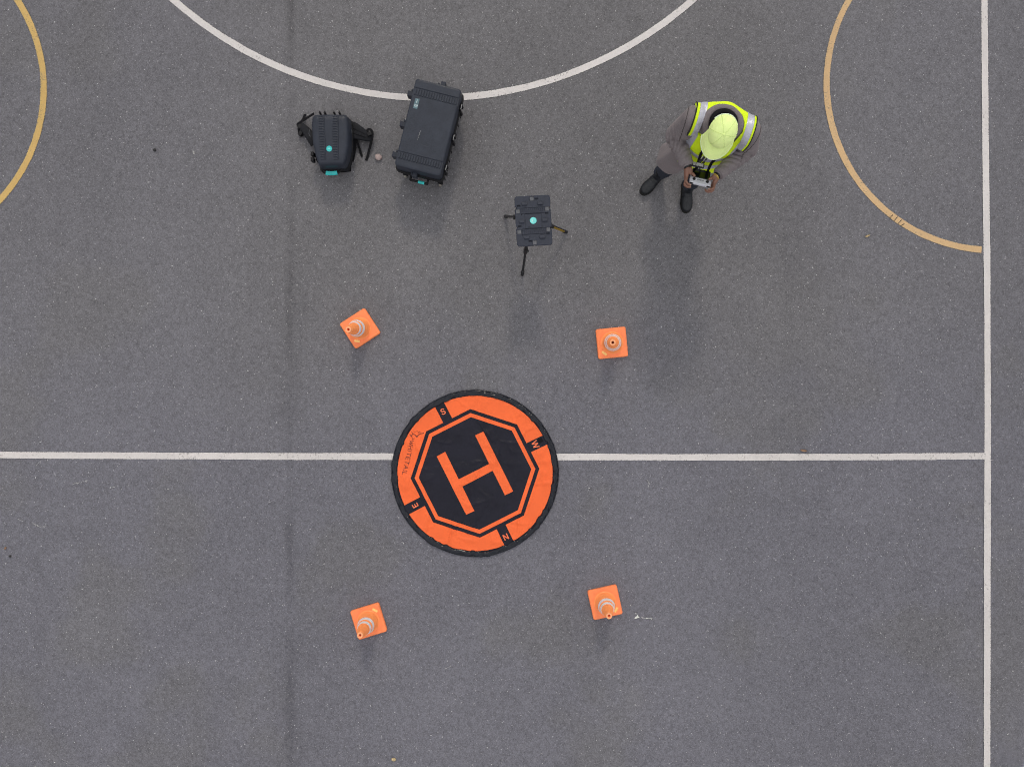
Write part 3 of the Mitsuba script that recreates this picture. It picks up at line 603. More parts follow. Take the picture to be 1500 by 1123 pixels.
for x, y in CLIPS:
    c = tl_(x, y); top = top - cut(sbox(c[0] - 0.0185, c[1] - 0.019, c[0] + 0.0185, c[1] + 0.019), TH - 0.004)
for x, y in [(428, 690), (208, 470), (620, 470), (200, 240), (605, 235)]:
    c = tl_(x, y); top = top - cut(Point(*c).buffer(0.011, 6), TH - 0.02)
for y in (tl_(400, 235)[1], tl_(400, 300)[1], tl_(400, 482)[1], tl_(400, 545)[1]):
    top = top - cut(sbox(-tw + 0.045, y - 0.0024, tw - 0.045, y + 0.0024))
for y0, y1 in ((tl_(400, 238)[1], tl_(400, 297)[1]), (tl_(400, 485)[1], tl_(400, 542)[1])):
    for x in np.linspace(-0.098, 0.098, 13):
        top = top - cut(sbox(x - 0.0021, min(y0, y1) + 0.005, x + 0.0021, max(y0, y1) - 0.005))
ce = tl_(412, 390); top = top - (cut(sbox(ce[0] - 0.070, ce[1] - 0.060, ce[0] + 0.070, ce[1] + 0.060)) - cut(sbox(ce[0] - 0.067, ce[1] - 0.057, ce[0] + 0.067, ce[1] + 0.057), TH - 0.01))
for x, y in ((272, 320), (345, 312), (360, 462), (285, 560)):
    c = tl_(x, y); top = top - cut(Point(*c).buffer(0.0042, 6), TH - 0.008)
tt = part(tab_, 'table_top', to_tm(top), 'table_mat', 25, M=TM, label='grey plastic tray top with pads and slots')
part(tab_, 'under_tray', plate(pl_.buffer(-0.008), TH - 0.020, TH - 0.0165), 'hole_mat', 25, M=TM)
for x, y in PADS:
    c = tl_(x, y); part(tt, 'raised_pad', rbox([c[0] - 0.0225, c[1] - 0.0135, TH - 0.001], [c[0] + 0.0225, c[1] + 0.0125, TH + 0.012], 0.003, 0.001), 'table_raised_mat', 30, M=TM)
for x, y in CLIPS:
    c = tl_(x, y); part(tt, 'clip', rbox([c[0] - 0.0155, c[1] - 0.016, TH - 0.006], [c[0] + 0.0155, c[1] + 0.016, TH - 0.0005], 0.002), 'table_clip_mat', 30, M=TM)
c = tl_(410, 386)
bd = part(tt, 'badge', lathe([(0, 0.0028), (0.0262, 0.0028), (0.0278, 0.0012), (0.0278, -0.0015)], 40).apply_translation([c[0], c[1], TH]), 'teal_pale_mat', 40, M=TM, label='round pale teal badge')
part(bd, 'marking', plate(Polygon([(c[0] - 0.012, c[1] - 0.012), (c[0] - 0.008, c[1] - 0.012), (c[0] - 0.007, c[1] + 0.011), (c[0] - 0.011, c[1] + 0.012)]), TH + 0.0024, TH + 0.0034), 'white_print_mat', False, M=TM)
hubp = W(776.5, 321.5, 0.635)
part(tab_, 'column', lathe([(0, 0.42), (0.013, 0.42), (0.013, 0.60), (0.030, 0.61), (0.034, 0.64), (0.05, 0.655), (0.05, TH - 0.0205), (0, TH - 0.0205)], 24).apply_translation([hubp[0], hubp[1], 0]), 'tripod_mat', 40)
part(tab_, 'hub', lathe([(0, 0.585), (0.036, 0.585), (0.042, 0.60), (0.042, 0.642), (0.035, 0.652), (0, 0.652)], 24).apply_translation([hubp[0], hubp[1], 0]), 'tripod_mat', 40)
def tleg(foot, yellow=False):
    f = np.array(foot); d = (f - hubp)[:2]; d /= np.linalg.norm(d); a = np.array([hubp[0] + d[0] * 0.036, hubp[1] + d[1] * 0.036, 0.625]); f[2] = 0.012
    at = lambda u: a + (f - a) * u
    lg = part(tab_, 'leg', cat([tube(np.array([at(0), at(0.5)]), 0.0135, 12)]), 'tripod_mat', 40, label='yellow leg of the tripod' if yellow else None)
    part(lg, 'lower_tube', tube(np.array([at(0.47), at(0.985)]), 0.0105, 12), 'tripod_yellow_mat' if yellow else 'tripod_mat', 40)
    s = np.array([-d[1], d[0], 0])
    if yellow: part(lg, 'brace', tube(np.array([at(0.3) + s * 0.009 + [0, 0, 0.014], at(0.97) + s * 0.007 + [0, 0, 0.014]]), 0.0068, 10), 'tripod_mat', 40)
    part(lg, 'clamp', cat([tube(np.array([at(0.46), at(0.54)]), 0.0195, 14), tube(np.array([at(0.50), at(0.50) + s * 0.03]), 0.009, 10)]), 'tripod_mat', 40)
    part(lg, 'foot', hull(ball(f + [0, 0, 0.004], 0.0155, 8), ball(at(0.93), 0.0165, 8)), 'tripod_mat', 40)
tleg(Q(82, 338, 0.012)); tleg(Q(797, 522, 0.012), True); tleg(Q(281, 1020, 0.012))

# ------------------------------------------------------------------ person looking down at a controller
man = thing('person', 'person in a lime high-visibility vest and cap looking down at a handheld controller', 'person')
def Z3(zx, zy, h): return W(920 + zx / 5.614, 130 + zy / 5.614, h)
def Z4(zx, zy, h): return W(980 + zx / 12.48, 200 + zy / 12.48, h)
def Zb(zx, zy, h): return W(925 + zx / 11.825, 225 + zy / 11.825, h)
V = lambda *a: np.array(a, float)
U = V(.973, -.231, 0); F = V(-.231, -.973, 0); UP = V(0, 0, 1)   # across the shoulders, forward
S0 = V(1.527, 1.881, 0)                                          # middle of the shoulders on the plan
def tp(u, f, h): return S0 + U * u + F * f + UP * h
shR, shL = tp(-.195, .0, 1.37), tp(.195, .0, 1.37)
elR, elL = V(1.257, 1.905, 1.085), V(1.80, 1.795, 1.10)
wrR, wrL = Z4(330, 520, 1.135), Z4(905, 690, 1.135)
hpR, hpL = V(1.44, 1.905, .90), V(1.615, 1.86, .90)
knR, knL = V(1.405, 1.895, .50), V(1.605, 1.80, .50)
anR, anL = V(1.345, 1.905, .11), V(1.600, 1.795, .11)
# head frame
PITCH, YAW = math.radians(34), math.radians(-17)
HC = V(1.463, 1.752, 1.600)
cx, sx = math.cos(PITCH), math.sin(PITCH)
HR = np.array([[math.cos(YAW), -math.sin(YAW), 0], [math.sin(YAW), math.cos(YAW), 0], [0, 0, 1]]) @ np.array([[1, 0, 0], [0, cx, -sx], [0, sx, cx]])
def hd_(x, y, z): return HC + HR @ V(x, y, z)
HM = np.eye(4); HM[:3, :3] = HR; HM[:3, 3] = HC

# controller (held, so a thing of its own)
ctl = thing('controller', 'small grey handheld controller with black screen and two thumb sticks held by the person', 'controller')
cl, cr = Z4(385, 762, 1.12), Z4(772, 852, 1.12)
CX = (cr - cl) / np.linalg.norm(cr - cl); CW = float(np.linalg.norm(cr - cl)); CY = V(-CX[1], CX[0], 0)
tilt = math.radians(-24); CYt = CY * math.cos(tilt) + UP * math.sin(tilt); CZ = np.cross(CX, CYt)
CC = (cl + cr) / 2
KM = np.eye(4); KM[:3, 0] = CX; KM[:3, 1] = CYt; KM[:3, 2] = CZ; KM[:3, 3] = CC
def kp(x, y, z): return CC + CX * x + CYt * y + CZ * z
hwc = CW / 2
body = to_tm(union([hull(*[ball((sx_ * (hwc - .010), y, z), .010, 6) for sx_ in (-1, 1) for y in (-.024, .018) for z in (-.016, -.010)]),
                    hull(*[ball((sx_ * (hwc - .008), y, -.016), .008, 6) for sx_ in (-1, 1) for y in (.0, .104)])]))
part(ctl, 'body', body, 'controller_mat', 40, M=KM)
part(ctl, 'screen_frame', rbox([-hwc + .014, .025, -.012], [hwc - .014, .112, -.0015], .003), 'controller_dark_mat', 30, M=KM)
part(ctl, 'screen', rbox([-hwc + .017, .028, -.004], [hwc - .017, .109, 0.0002], .001), 'screen_mat', 30, M=KM)
for x in (-.052, .052):
    k = part(ctl, 'thumb_stick', lathe([(0, .016), (.0055, .016), (.0068, .0145), (.0055, .0125), (.0035, .011), (.0035, .003), (.0105, .003), (.0125, .001), (.0125, -.004)], 24).apply_translation([x, .002, 0.0]), 'controller_dark_mat', 40, M=KM)
for x in (-.022, -.007, .003, .018):
    part(ctl, 'button', lathe([(0, .0022), (.0035, .0022), (.0042, .001), (.0042, -.002)], 16).apply_translation([x, .004 - .0 * x, 0]), 'controller_dark_mat', 40, M=KM)
for x in (-1, 1):
    part(ctl, 'grip_slot', rbox([min(x * (hwc - .004), x * (hwc - .032)), -.0350, -.018], [max(x * (hwc - .004), x * (hwc - .032)), -.0285, -.004], .002), 'controller_dark_mat', 30, M=KM)

# ---- hands: palm, four fingers and a thumb, closed round the ends of the controller
def hand(side, wrist, fore):
    s = side                                                      # -1 image left (right hand), +1 image right
    e = s * hwc
    k = [kp(e + s * .024, .004, .002 - .004), kp(e + s * .026, .002, -.020), kp(e + s * .024, .002, -.038), kp(e + s * .019, .006, -.053)]
    heel = wrist + (k[1] - wrist) * .22
    palm = [hull(ball(wrist, (.024, .024, .020), 7), ball(heel + UP * .004, .022, 7), ball(heel - UP * .012, .020, 7)),
            hull(ball(heel + UP * .004, .021, 7), ball(heel - UP * .014, .019, 7), *[ball(q + (wrist - q) * .10, .0125, 6) for q in k])]
    fl = [(.036, .026, .020), (.040, .028, .021), (.038, .026, .020), (.030, .021, .018)]
    fr = [.0092, .0096, .0092, .0080]
    dirs = [[(.10, -1, -.10), (-.75, -.75, -.15), (-1, -.18, -.1)], [(.05, -1, -.25), (-.85, -.55, -.2), (-1, .05, -.05)], [(-.05, -1, -.3), (-.95, -.35, -.15), (-1, .2, .1)], [(-.2, -1, -.3), (-1, -.2, -.05), (-1, .3, .2)]]
    fingers, tips = [], []
    for q, L, r_, D in zip(k, fl, fr, dirs):
        P = [q]
        for l, dd in zip(L, D):
            dd = V(*dd); dd /= np.linalg.norm(dd); P.append(P[-1] + l * (CX * s * dd[0] + CYt * dd[1] + CZ * dd[2]))
        fingers += chain([(P[0], r_ * 1.1), (P[1], r_), (P[2], r_ * .92), (P[3], r_ * .8)], 7); tips.append((P[2], P[3], r_))
    tb = wrist + (kp(e - s * .004, .034, .012) - wrist) * .42 - CX * s * .008 + UP * .006
    tj = kp(e - s * .000, .036, .014); tt_ = kp(s * .060, .010, .0265)
    tm_ = tj + (tt_ - tj) * .5 + CZ * .006
    fingers += [hull(ball(tb, .017, 7), ball(tj, .0125, 7), ball(k[0] + (wrist - k[0]) * .45, .013, 6))] + chain([(tj, .0122), (tm_, .0112), (tt_, .0098)], 7)
    m = union(palm + fingers)
    sm = soften(m, .0032, 10)
    nl = []
    for a, b, r_ in tips[:2] + [(tm_, tt_, .0104)]:
        d = (b - a) / np.linalg.norm(b - a); up_ = CZ - d * (CZ @ d) if r_ == .0104 else (CX * s - d * (CX @ d) * s + CZ * .6); up_ /= np.linalg.norm(up_); sd = np.cross(d, up_)
        c = b + up_ * r_ * .74 + d * .0015; t = trimesh.creation.icosphere(2, 1.0); t.apply_scale([.0066, .0052, .0018]); R = np.eye(4); R[:3, 0] = d; R[:3, 1] = sd; R[:3, 2] = up_; R[:3, 3] = c; t.apply_transform(R); nl.append(t)
    return sm, nl
handR, nailsR = hand(-1, wrR, elR); handL, nailsL = hand(1, wrL, elL)

# ---- head
def hb(x, y, z, r): return ball((x, y, z), r, 8)
head = [hull(hb(0, .012, .012, (.076, .096, .084))), hull(hb(0, -.035, -.01, (.066, .06, .075)), hb(0, -.062, -.098, (.026, .02, .016)), hb(-.05, -.005, -.075, .014), hb(.05, -.005, -.075, .014)),
        hull(hb(0, -.088, -.005, .010), hb(0, -.117, -.040, .009), hb(-.012, -.098, -.046, .008), hb(.012, -.098, -.046, .008)),
        hull(hb(-.022, -.089, -.072, .007), hb(.022, -.089, -.072, .007), hb(0, -.096, -.070, .008)), hull(hb(-.034, -.082, .016, .012), hb(.034, -.082, .016, .012))]
for s in (-1, 1): head.append(hull(hb(s * .079, .012, .010, (.007, .016, .022)), hb(s * .086, .018, .006, (.005, .013, .022)), hb(s * .077, .008, -.020, (.006, .010, .012))))
head = union(head).transform(np.c_[HR, HC][:3].tolist()) if False else union(head)
head_t = to_tm(head); head_t.apply_transform(HM)
core = [hull(ball(hd_(0, .035, -.03), .058, 8), ball(tp(0, .02, 1.40), .066, 8))]
core += chain([(tp(0, 0, 1.38), .10), (tp(0, .01, 1.15), .11), (tp(0, 0, .92), .11)], 8) + [hull(ball(shR, .055), ball(shL, .055))]
for sh_, e_, w_, hp, kn, an in ((shR, elR, wrR, hpR, knR, anR), (shL, elL, wrL, hpL, knL, anL)):
    core += chain([(sh_, .052), (e_, .042), (w_ + (e_ - w_) * .35, .034), (w_, .024)], 8) + chain([(hp, .075), (kn, .055), (an, .042)], 8) + [hull(ball(tp(0, 0, .92), .10), ball(hp, .075))]
    toe = V(1.189, 1.743, .045) if hp is hpR else V(1.601, 1.569, .045)
    core += chain([(an - UP * .02, .032), (toe + (V(an[0], an[1], .045) - toe) * .3, .024)], 7)
body_m = soften(union(core + [tm_man(head_t)]), .009, 8)
bm = tm_man(body_m) + tm_man(handR) + tm_man(handL)
part(man, 'body', to_tm(bm), 'skin_mat', 60, label='dark-skinned body with bowed head and both hands round the controller')
for t in nailsR + nailsL: part(man, 'fingernail', t, 'nail_mat', 60)
for s in (-1, 1):
    e = trimesh.creation.icosphere(2, .0115); e.apply_translation([s * .032, -.083, -.004]); part(man, 'eye', e, 'eye_mat', 60, M=HM)
hair = to_tm(hull(ball((0, .020, .006), (.083, .094, .090), 10)) - hull(ball((0, -.16, -.06), (.2, .165, .3), 10)) - hull(ball((0, 0, -.25), (.3, .3, .19), 10)))
part(man, 'hair', hair, 'hair_mat', 60, M=HM)

# ---- cap
cap = part(man, 'cap', None, 'cap_mat', shape={**mikit.ply(*(lambda: (
    (lambda g: trimesh.Trimesh(*g, process=False))(
        (lambda nu, nv: (
            np.array([[.097 * math.cos(a) * (math.cos(b) ** .82) * (1 - .012 * (abs(math.cos(3 * a)) < .07)), .005 + (.112 if math.sin(a) > 0 else .116) * math.sin(a) * (math.cos(b) ** .82) * (1 - .012 * (abs(math.cos(3 * a)) < .07)), .018 + .092 * math.sin(b) ** 1.0]
                      for b in np.linspace(-.22, math.pi / 2 - .005, nv) for a in np.linspace(0, 2 * math.pi, nu, endpoint=False)]),
            np.array([t for k in range(nv - 1) for j in range(nu) for t in ([k * nu + j, k * nu + (j + 1) % nu, (k + 1) * nu + (j + 1) % nu], [k * nu + j, (k + 1) * nu + (j + 1) % nu, (k + 1) * nu + j])])))(144, 28)),
    'cap_mat'))(), smooth=True)}, M=HM, label='pale lime baseball cap')
def brim_pt(a, u):
    a0 = V(.098 * math.sin(a), .005 - .114 * math.cos(a), .0)
    k_ = max(0.0, math.cos(a * .92)) ** .55
    o = V(.118 * math.sin(a) * (1 - .04 * k_), .004 - .200 * k_ * math.cos(a * .55) - .01, -.006)
    p = a0 + (o - a0) * u; p[2] += -.030 * (p[0] / .1) ** 2 * u + .004 - .020 * u * u
    return p
A = np.linspace(-1.42, 1.42, 45); Ub = np.linspace(-.06, 1, 10)
tp_ = np.array([brim_pt(a, u) for a in A for u in Ub]); m_ = len(tp_); f_ = []
for i in range(44):
    for j in range(9):
        q = i * 10 + j; f_ += [[q, q + 10, q + 11], [q, q + 11, q + 1]]
f_ = np.array(f_); rim = [i * 10 + 9 for i in range(45)]
sd = [[rim[i], rim[i + 1], rim[i + 1] + m_] for i in range(44)] + [[rim[i], rim[i + 1] + m_, rim[i] + m_] for i in range(44)]
br = trimesh.Trimesh(np.vstack([tp_, tp_ - [0, 0, .004]]), np.vstack([f_, f_[:, ::-1] + m_, sd]), process=False); br.fix_normals()
part(cap, 'brim', br, 'cap_mat', 50, M=HM)
part(cap, 'piping', tube(np.array([brim_pt(a, 1.0) - [0, 0, .002] for a in np.linspace(-1.42, 1.42, 80)]), .0035, 8), 'cap_piping_mat', 60, M=HM)
part(cap, 'button', lathe([(0, .114), (.005, .1135), (.008, .111), (.0085, .108)], 20).apply_translation([0, .005, 0]), 'cap_mat', 60, M=HM)
for a in np.radians([0, 60, 120, 180, 240, 300]):
    P = np.array([[.0975 * math.cos(a) * math.cos(b) ** .82, .005 + (.1125 if math.sin(a) > 0 else .1165) * math.sin(a) * math.cos(b) ** .82, .0183 + .092 * math.sin(b)] for b in np.linspace(-.2, 1.5, 30)])
    part(cap, 'seam', tube(P, .0015, 6), 'cap_seam_mat', 60, M=HM)
P = np.array([[.0985 * math.sin(a), .005 - (.1175 if math.cos(a) > 0 else .1135) * math.cos(a), .0 - .002] for a in np.linspace(math.pi - 1.0, math.pi + 1.0, 40)])
part(cap, 'strap', sweep(P, [(-.002, -.009), (.002, -.009), (.002, .009), (-.002, .009)]), 'cap_piping_mat', 40, M=HM)

# ---- coat
def eb(u, f, h, ru, rf, rh):
    c = tp(u, f, h); p = ball((0, 0, 0), (ru, rf, rh), 10); return c + p[:, :1] * U + p[:, 1:2] * F + p[:, 2:] * UP
TOR = lambda g: [hull(eb(-.145, -.015, 1.375, .072 + g, .092 + g, .075 + g), eb(.145, -.015, 1.375, .072 + g, .092 + g, .075 + g), eb(0, -.03, 1.43, .11 + g, .10 + g, .05 + g), eb(0, .0, 1.20, .195 + g, .150 + g, .10 + g)),
                 hull(eb(0, .0, 1.20, .195 + g, .150 + g, .10 + g), eb(0, .015, .98, .190 + g, .150 + g, .07 + g))]
sl = []
for sh_, e_, w_ in ((shR, elR, wrR), (shL, elL, wrL)):
    we = w_ + (e_ - w_) * .10
    sl += chain([(sh_ - UP * .005, .098), (sh_ + (e_ - sh_) * .5, .088), (e_, .076), (e_ + (we - e_) * .5, .064), (we, .049)], 9)
coat = soften(union(TOR(0.0) + sl), .009, 14)
def folds(v):
    out = np.zeros(len(v))
    for sh_, e_, w_ in ((shR, elR, wrR), (shL, elL, wrL)):
        for a, b, amp, fr in ((sh_, e_, .015, 26), (e_, w_, .016, 34)):
            d = b - a; L = np.linalg.norm(d); d = d / L; t = (v - a) @ d; rr = np.linalg.norm(v - a - t[:, None] * d, axis=1)
            near = np.clip(1 - (rr - .075) / .04, 0, 1) * np.clip((t + .02) / .06, 0, 1) * np.clip((L + .03 - t) / .05, 0, 1)
            bend = np.exp(-((v - e_) ** 2).sum(1) / .016)
            sd_ = np.cross(d, UP); sd_ /= np.linalg.norm(sd_); x = (v - a) @ sd_
            ph = fr * 2.2 * t + 34 * x * (1 if a is sh_ else -1) + 7 * meshkit.noise(v * 9, 2)
            out += near * amp * (0.35 + 1.0 * bend) * (np.abs(np.sin(ph)) * 1.6 - 1.0) * (0.4 + meshkit.noise(v * 13, 4))
    return out + .008 * (meshkit.fbm(v * 11, 3, 6) - .5)
coat = displace(coat, folds)
ct = part(man, 'coat', coat, 'coat_mat', 60, label='taupe grey wool coat with long skirts and a raised collar')
co2 = tm_man(displace(coat, lambda v: np.full(len(v), .0018)))
for a, b in ((-.2665, -.2625), (.2625, .2665)):
    part(ct, 'seam', to_tm(co2 ^ hull(np.array([tp(u + .10 * (h - 1.37) * (-1 if a < 0 else 1), f, h) for u in (a, b) for f in (-1, 1) for h in (1.17, 1.6)]))), 'coat_seam_mat', 40)
# cuffs, collar, skirts
for e_, w_ in ((elR, wrR), (elL, wrL)):
    a, b = w_ + (e_ - w_) * .17, w_ + (e_ - w_) * -.01
    part(ct, 'cuff', tube(spline([a, (a + b) / 2, b], 8), [.050, .0525, .052, .0525, .052, .0515, .051, .047], 24), 'coat_mat', 50)
nk = tp(-.012, .020, 1.440)
def cp(a, du, df, dh): return nk + U * (.122 + du) * math.sin(a) + F * (-(.105 + df)) * math.cos(a) + UP * (dh + .015 * math.cos(a) - .055 * max(0, -math.cos(a)) ** 1.5 - .03 * abs(math.sin(a)) * 0)
Pc = np.array([cp(a, 0, 0, .015) for a in np.linspace(-2.55, 2.55, 60)])
col = tube(Pc, np.interp(np.abs(np.linspace(-2.55, 2.55, 60)), [0, 1.2, 2.55], [.023, .028, .023]), 16)
part(ct, 'collar', displace(col, lambda v: .009 * (meshkit.fbm(v * 18, 3, 3) - .5)), 'coat_mat', 60)
Pi = np.array([nk + U * .080 * math.sin(a) - F * (.070 * math.cos(a)) + UP * (.035 + .01 * math.cos(a)) for a in np.linspace(-2.2, 2.2, 40)])
part(man, 'shirt_collar', tube(Pi, .022, 12), 'webbing_mat', 60, label='black inner collar round the neck')
hem_h = .52
hemP = [V(1.440, 1.815), V(1.385, 1.772), V(1.325, 1.762), V(1.262, 1.825), V(1.222, 1.893), V(1.250, 1.985), V(1.36, 2.055), V(1.52, 2.075), V(1.68, 2.03), V(1.775, 1.94), V(1.785, 1.845), V(1.745, 1.775), V(1.67, 1.742), V(1.60, 1.765)]
hemP = spline([np.r_[p, hem_h] for p in hemP], 90)
angs = np.linspace(math.radians(-8), math.radians(-352), 90)       # from the front, round the back, to the front
wst = np.array([tp(0, .01, 1.02) + F * .145 * math.cos(a) + U * .188 * math.sin(a) for a in angs])
rows = []
for k, u in enumerate(np.linspace(0, 1, 26)):
    q = wst + (hemP - wst) * (u ** 1.25)[..., None] if False else np.c_[wst[:, :2] + (hemP[:, :2] - wst[:, :2]) * u ** 1.3, np.full(90, 1.02 + (hem_h - 1.02) * u)]
    cen = q[:, :2].mean(0); d = q[:, :2] - cen; d /= np.linalg.norm(d, axis=1, keepdims=True)
    q[:, :2] += d * (u * .014 * np.sin(np.arange(90) * .42 + 1.2) * (0.4 + meshkit.noise(np.c_[np.arange(90) * .15, np.zeros(90), np.zeros(90)], 5)))[:, None]
    q[:, 2] += u * .008 * np.sin(np.arange(90) * .21); rows.append(q)
sk_o = np.vstack(rows); nr = 26; f_ = []
for k in range(nr - 1):
    for j in range(89): q = k * 90 + j; f_ += [[q, q + 90, q + 91], [q, q + 91, q + 1]]
f_ = np.array(f_); tmp = trimesh.Trimesh(sk_o, f_, process=False); nn_ = np.array(tmp.vertex_normals)
cen = np.r_[S0[:2], 0]; sgn = np.sign(((sk_o - cen) * nn_)[:, :2].sum(1).mean())
sk_i = sk_o - sgn * nn_ * .007; m_ = len(sk_o); sd = []
def bord(idx): return [t for a, b in zip(idx, idx[1:]) for t in ([a, b, b + m_], [a, b + m_, a + m_])]
sd = bord([k * 90 for k in range(nr)]) + bord([k * 90 + 89 for k in range(nr)]) + bord([(nr - 1) * 90 + j for j in range(90)])
skirt = trimesh.Trimesh(np.vstack([sk_o, sk_i]), np.vstack([f_, f_[:, ::-1] + m_, sd]), process=False); skirt.fix_normals()
part(ct, 'skirt', displace(skirt, lambda v: .010 * (meshkit.fbm(v * [7, 7, 3], 3, 8) - .5)), 'coat_mat', 50)

# ---- vest: a shell over the coat, cut at the armholes and the neck
def slab(u0, u1, f0=-1, f1=1, h0=0, h1=3):
    return hull(np.array([tp(u, f, h) for u in (u0, u1) for f in (f0, f1) for h in (h0, h1)]))
def prism(pts, z0, z1): return hull(np.array([(x, y, z) for x, y in pts for z in (z0, z1)]))
neck = prism([(1.515, 1.965), (1.59, 1.955), (1.645, 1.915), (1.662, 1.86), (1.655, 1.80), (1.60, 1.735), (1.49, 1.67), (1.42, 1.675), (1.362, 1.725), (1.345, 1.80), (1.365, 1.87), (1.43, 1.935)], 1.35, 2.0)
neck = neck + hull(np.array([(x, y, 1.351) for x, y in [(1.645, 1.78), (1.60, 1.735), (1.49, 1.67), (1.42, 1.675), (1.362, 1.725), (1.352, 1.78)]] + [tp(-.01, f, 1.16) for f in (.10, .30)]))
def vest_solid(g): 
    m = union(TOR(g) + [hull(eb(0, .015, 1.0, .192 + g, .152 + g, .05), eb(0, .02, .86, .21 + g, .172 + g, .02))])
    for sh_, e_, hz in ((shR, elR, 1.325), (shL, elL, 1.27)): m = m + (union(chain([(sh_ - UP * .005, .096 + g), (sh_ + (e_ - sh_) * .5, .086 + g)], 9)) ^ slab(-.25, .25, h0=hz))
    return m ^ slab(-.222, .222, h0=.86)
vm = soften(vest_solid(.016), .010, 8)
crum = lambda v: .011 * (meshkit.fbm(v * [9, 9, 7], 3, 12) - .45) + .004 * np.sin(42 * v[:, 2] + 16 * v[:, 0] + 5 * meshkit.noise(v * 8)) * np.clip((1.3 - v[:, 2]) / .2, 0, 1)
vm = displace(vm, crum)
vman = tm_man(vm) - neck
vs = part(man, 'vest', to_tm(vman), 'vest_mat', 40, label='lime yellow high-visibility vest with silver strips')
outer = tm_man(displace(vm, lambda v: np.full(len(v), .0035))) - neck
def strip(name, region, mat, lab=None): part(vs, name, to_tm((outer ^ region)), mat, 40, label=lab)
strip('shoulder_strip', slab(-.197, -.147, h0=1.0), 'vest_strip_mat'); strip('shoulder_strip', slab(.152, .202, h0=1.0), 'vest_strip_mat')
for h0 in (.945, 1.075): strip('waist_strip', slab(-.30, .30, h0=h0, h1=h0 + .05), 'vest_strip_mat')
outer2 = tm_man(displace(vm, lambda v: np.full(len(v), .005))) - neck
for u0, u1 in ((-.224, -.217), (.217, .224)): part(vs, 'armhole_binding', to_tm(outer2 ^ slab(u0, u1, h0=1.24)), 'binding_mat', 40)
strip('zip', slab(-.010, .004, f0=.05, h0=.87, h1=1.30), 'binding_mat')
# straps from the neck to the chest, with a clip, and a small card holder
def chest(u, h): return tp(u, .182, h)
part(man, 'neck_strap', strap([tp(-.06, .10, 1.45), tp(-.075, .165, 1.34), chest(-.07, 1.22), chest(-.055, 1.12), kp(-.045, .105, .0)], .022, .003, up=tuple(F)), 'webbing_mat', 40)
part(man, 'neck_strap', strap([tp(.06, .10, 1.45), tp(.07, .165, 1.34), chest(.065, 1.22), chest(.05, 1.12), kp(.045, .105, .0)], .022, .003, up=tuple(F)), 'webbing_mat', 40)
c = Z4(600, 420, 1.22); t = rbox([-.012, -.028, -.006], [.012, .028, .006], .004); t.apply_transform(pose(c[0], c[1], c[2], -38)); part(man, 'strap_clip', t, 'controller_dark_mat', 40)
t = rbox([-.010, -.004, .0055], [-.006, .024, .0075], .0008); t.apply_transform(pose(c[0], c[1], c[2], -38)); part(man, 'clip_bar', t, 'white_print_mat', 40)
c = Z4(530, 520, 1.13); R = np.eye(4); R[:3, :3] = KM[:3, :3]; R[:3, 3] = c
t = rbox([-.048, -.020, -.008], [.048, .020, .006], .004); ch = part(man, 'card_holder', t, 'controller_dark_mat', 40, M=R)
for x0, x1 in ((-.042, -.020), (-.016, .040)): part(ch, 'card', rbox([x0, -.014, .004], [x1, .015, .0075], .001), 'card_mat', 40, M=R)

# ---- watch and bracelet
def band(w_, e_, u0, u1, r, mat, name):
    a, b = w_ + (e_ - w_) * u0, w_ + (e_ - w_) * u1
    return part(man, name, tube(np.array([a, a + (b - a) * .1, a + (b - a) * .9, b]), [r - .002, r, r, r - .002], 24), mat, 50)
band(wrR, elR, -.02, -.10, .0285, 'watch_mat', 'watch')
band(wrL, elL, -.03, -.07, .0285, 'watch_mat', 'wristband'); band(wrL, elL, -.085, -.105, .0285, 'brass_mat', 'bracelet')

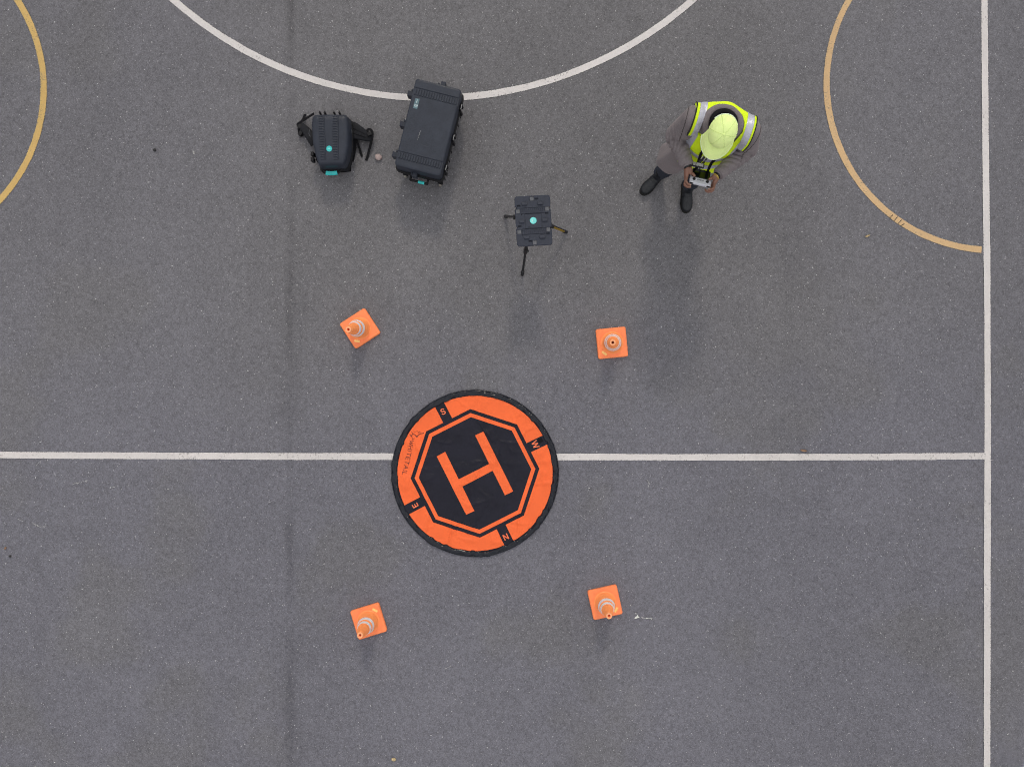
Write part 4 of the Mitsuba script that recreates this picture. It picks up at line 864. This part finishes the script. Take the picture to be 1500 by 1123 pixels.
# ---- trousers and boots
tr = []
for hp, kn, an in ((hpR, knR, anR), (hpL, knL, anL)):
    tr += [hull(ball(tp(0, .005, .93), (.15, .12, .06), 9), ball(hp, .092, 9))] + chain([(hp, .092), (kn, .074), (an + (kn - an) * .25, .064), (an + UP * .055, .060)], 9)
trm = soften(union(tr), .010, 10)
tf = lambda v: .012 * (meshkit.fbm(v * [10, 10, 16], 3, 21) - .5) + .007 * np.sin(60 * v[:, 2] + 22 * v[:, 0] + 6 * meshkit.noise(v * 7, 3)) * np.exp(-((v[:, 2] - .20) / .16) ** 2)
trs = part(man, 'trousers', displace(trm, tf), 'denim_mat', 60, label='dark trousers, only the lower legs showing')
for an, kn, toe in ((anR, knR, V(1.189, 1.743, 0)), (anL, knL, V(1.601, 1.569, 0))):
    ax_ = an + UP * .06; ringc = np.array([ax_ - UP * .055, ax_ - UP * .03, ax_ + UP * .0])
    hm = tube(ringc, [.0625, .0635, .060], 30); part(trs, 'hem', displace(hm, lambda v: .008 * (meshkit.fbm(v * 22, 2, 5) - .5)), 'denim_mat', 50)
    d = (an - toe)[:2]; d = d / np.linalg.norm(d); L = .292
    BM = np.eye(4); BM[:2, 1] = d; BM[:2, 0] = (d[1], -d[0]); BM[:2, 3] = toe[:2]                 # local: toe at 0, heel at y = L
    up_ = [hull(ball((0, .052, .040), (.045, .048, .030), 10), ball((.002, .10, .045), (.050, .045, .036), 10)), hull(ball((.002, .10, .045), (.050, .045, .036), 10), ball((0, .185, .075), (.041, .045, .045), 10), ball((0, L - .045, .045), (.038, .040, .036), 10)),
           hull(ball((0, .185, .075), (.041, .045, .045), 10), ball((0, .215, .15), (.048, .055, .03), 10), ball((0, L - .045, .045), (.038, .040, .036), 10)), hull(ball((0, .215, .15), (.048, .055, .03), 10), ball((0, .22, .21), (.050, .056, .02), 10))]
    bt = soften(union(up_) ^ hull(np.array([(x, y, z) for x in (-1, 1) for y in (-1, 1) for z in (.018, 1)])), .006, 8)
    bt = displace(bt, lambda v: .003 * (meshkit.fbm(v * 30, 3, 2) - .5) - .0035 * np.exp(-((v[:, 1] - .118 - 8 * v[:, 0] ** 2) / .004) ** 2) - .003 * np.exp(-((v[:, 1] - .135) / .004) ** 2))
    b_ = part(man, 'boot', bt, 'boot_mat', 60, M=BM)
    o = Polygon([(-.030, .012), (-.012, .0), (.012, .0), (.032, .012), (.050, .05), (.054, .09), (.046, .15), (.041, .21), (.040, .26), (.025, .29), (0, .298), (-.025, .29), (-.040, .26), (-.041, .21), (-.044, .15), (-.050, .09), (-.046, .05)]).buffer(.004, 4)
    part(b_, 'sole', plate(o, 0, .024, .004) if False else cat([plate(o, 0.0, .022)]), 'sole_mat', 40, M=BM)
    for k in range(5):
        y = .128 + k * .016; z = float(np.interp(y, [.10, .185, .23], [.082, .122, .18])); w = .020
        part(b_, 'lace', tube(spline([(-w, y + .005, z - .010), (0, y, z + .0025), (w, y + .005, z - .010)], 10), .0024, 8), 'lace_mat', 50, M=BM)
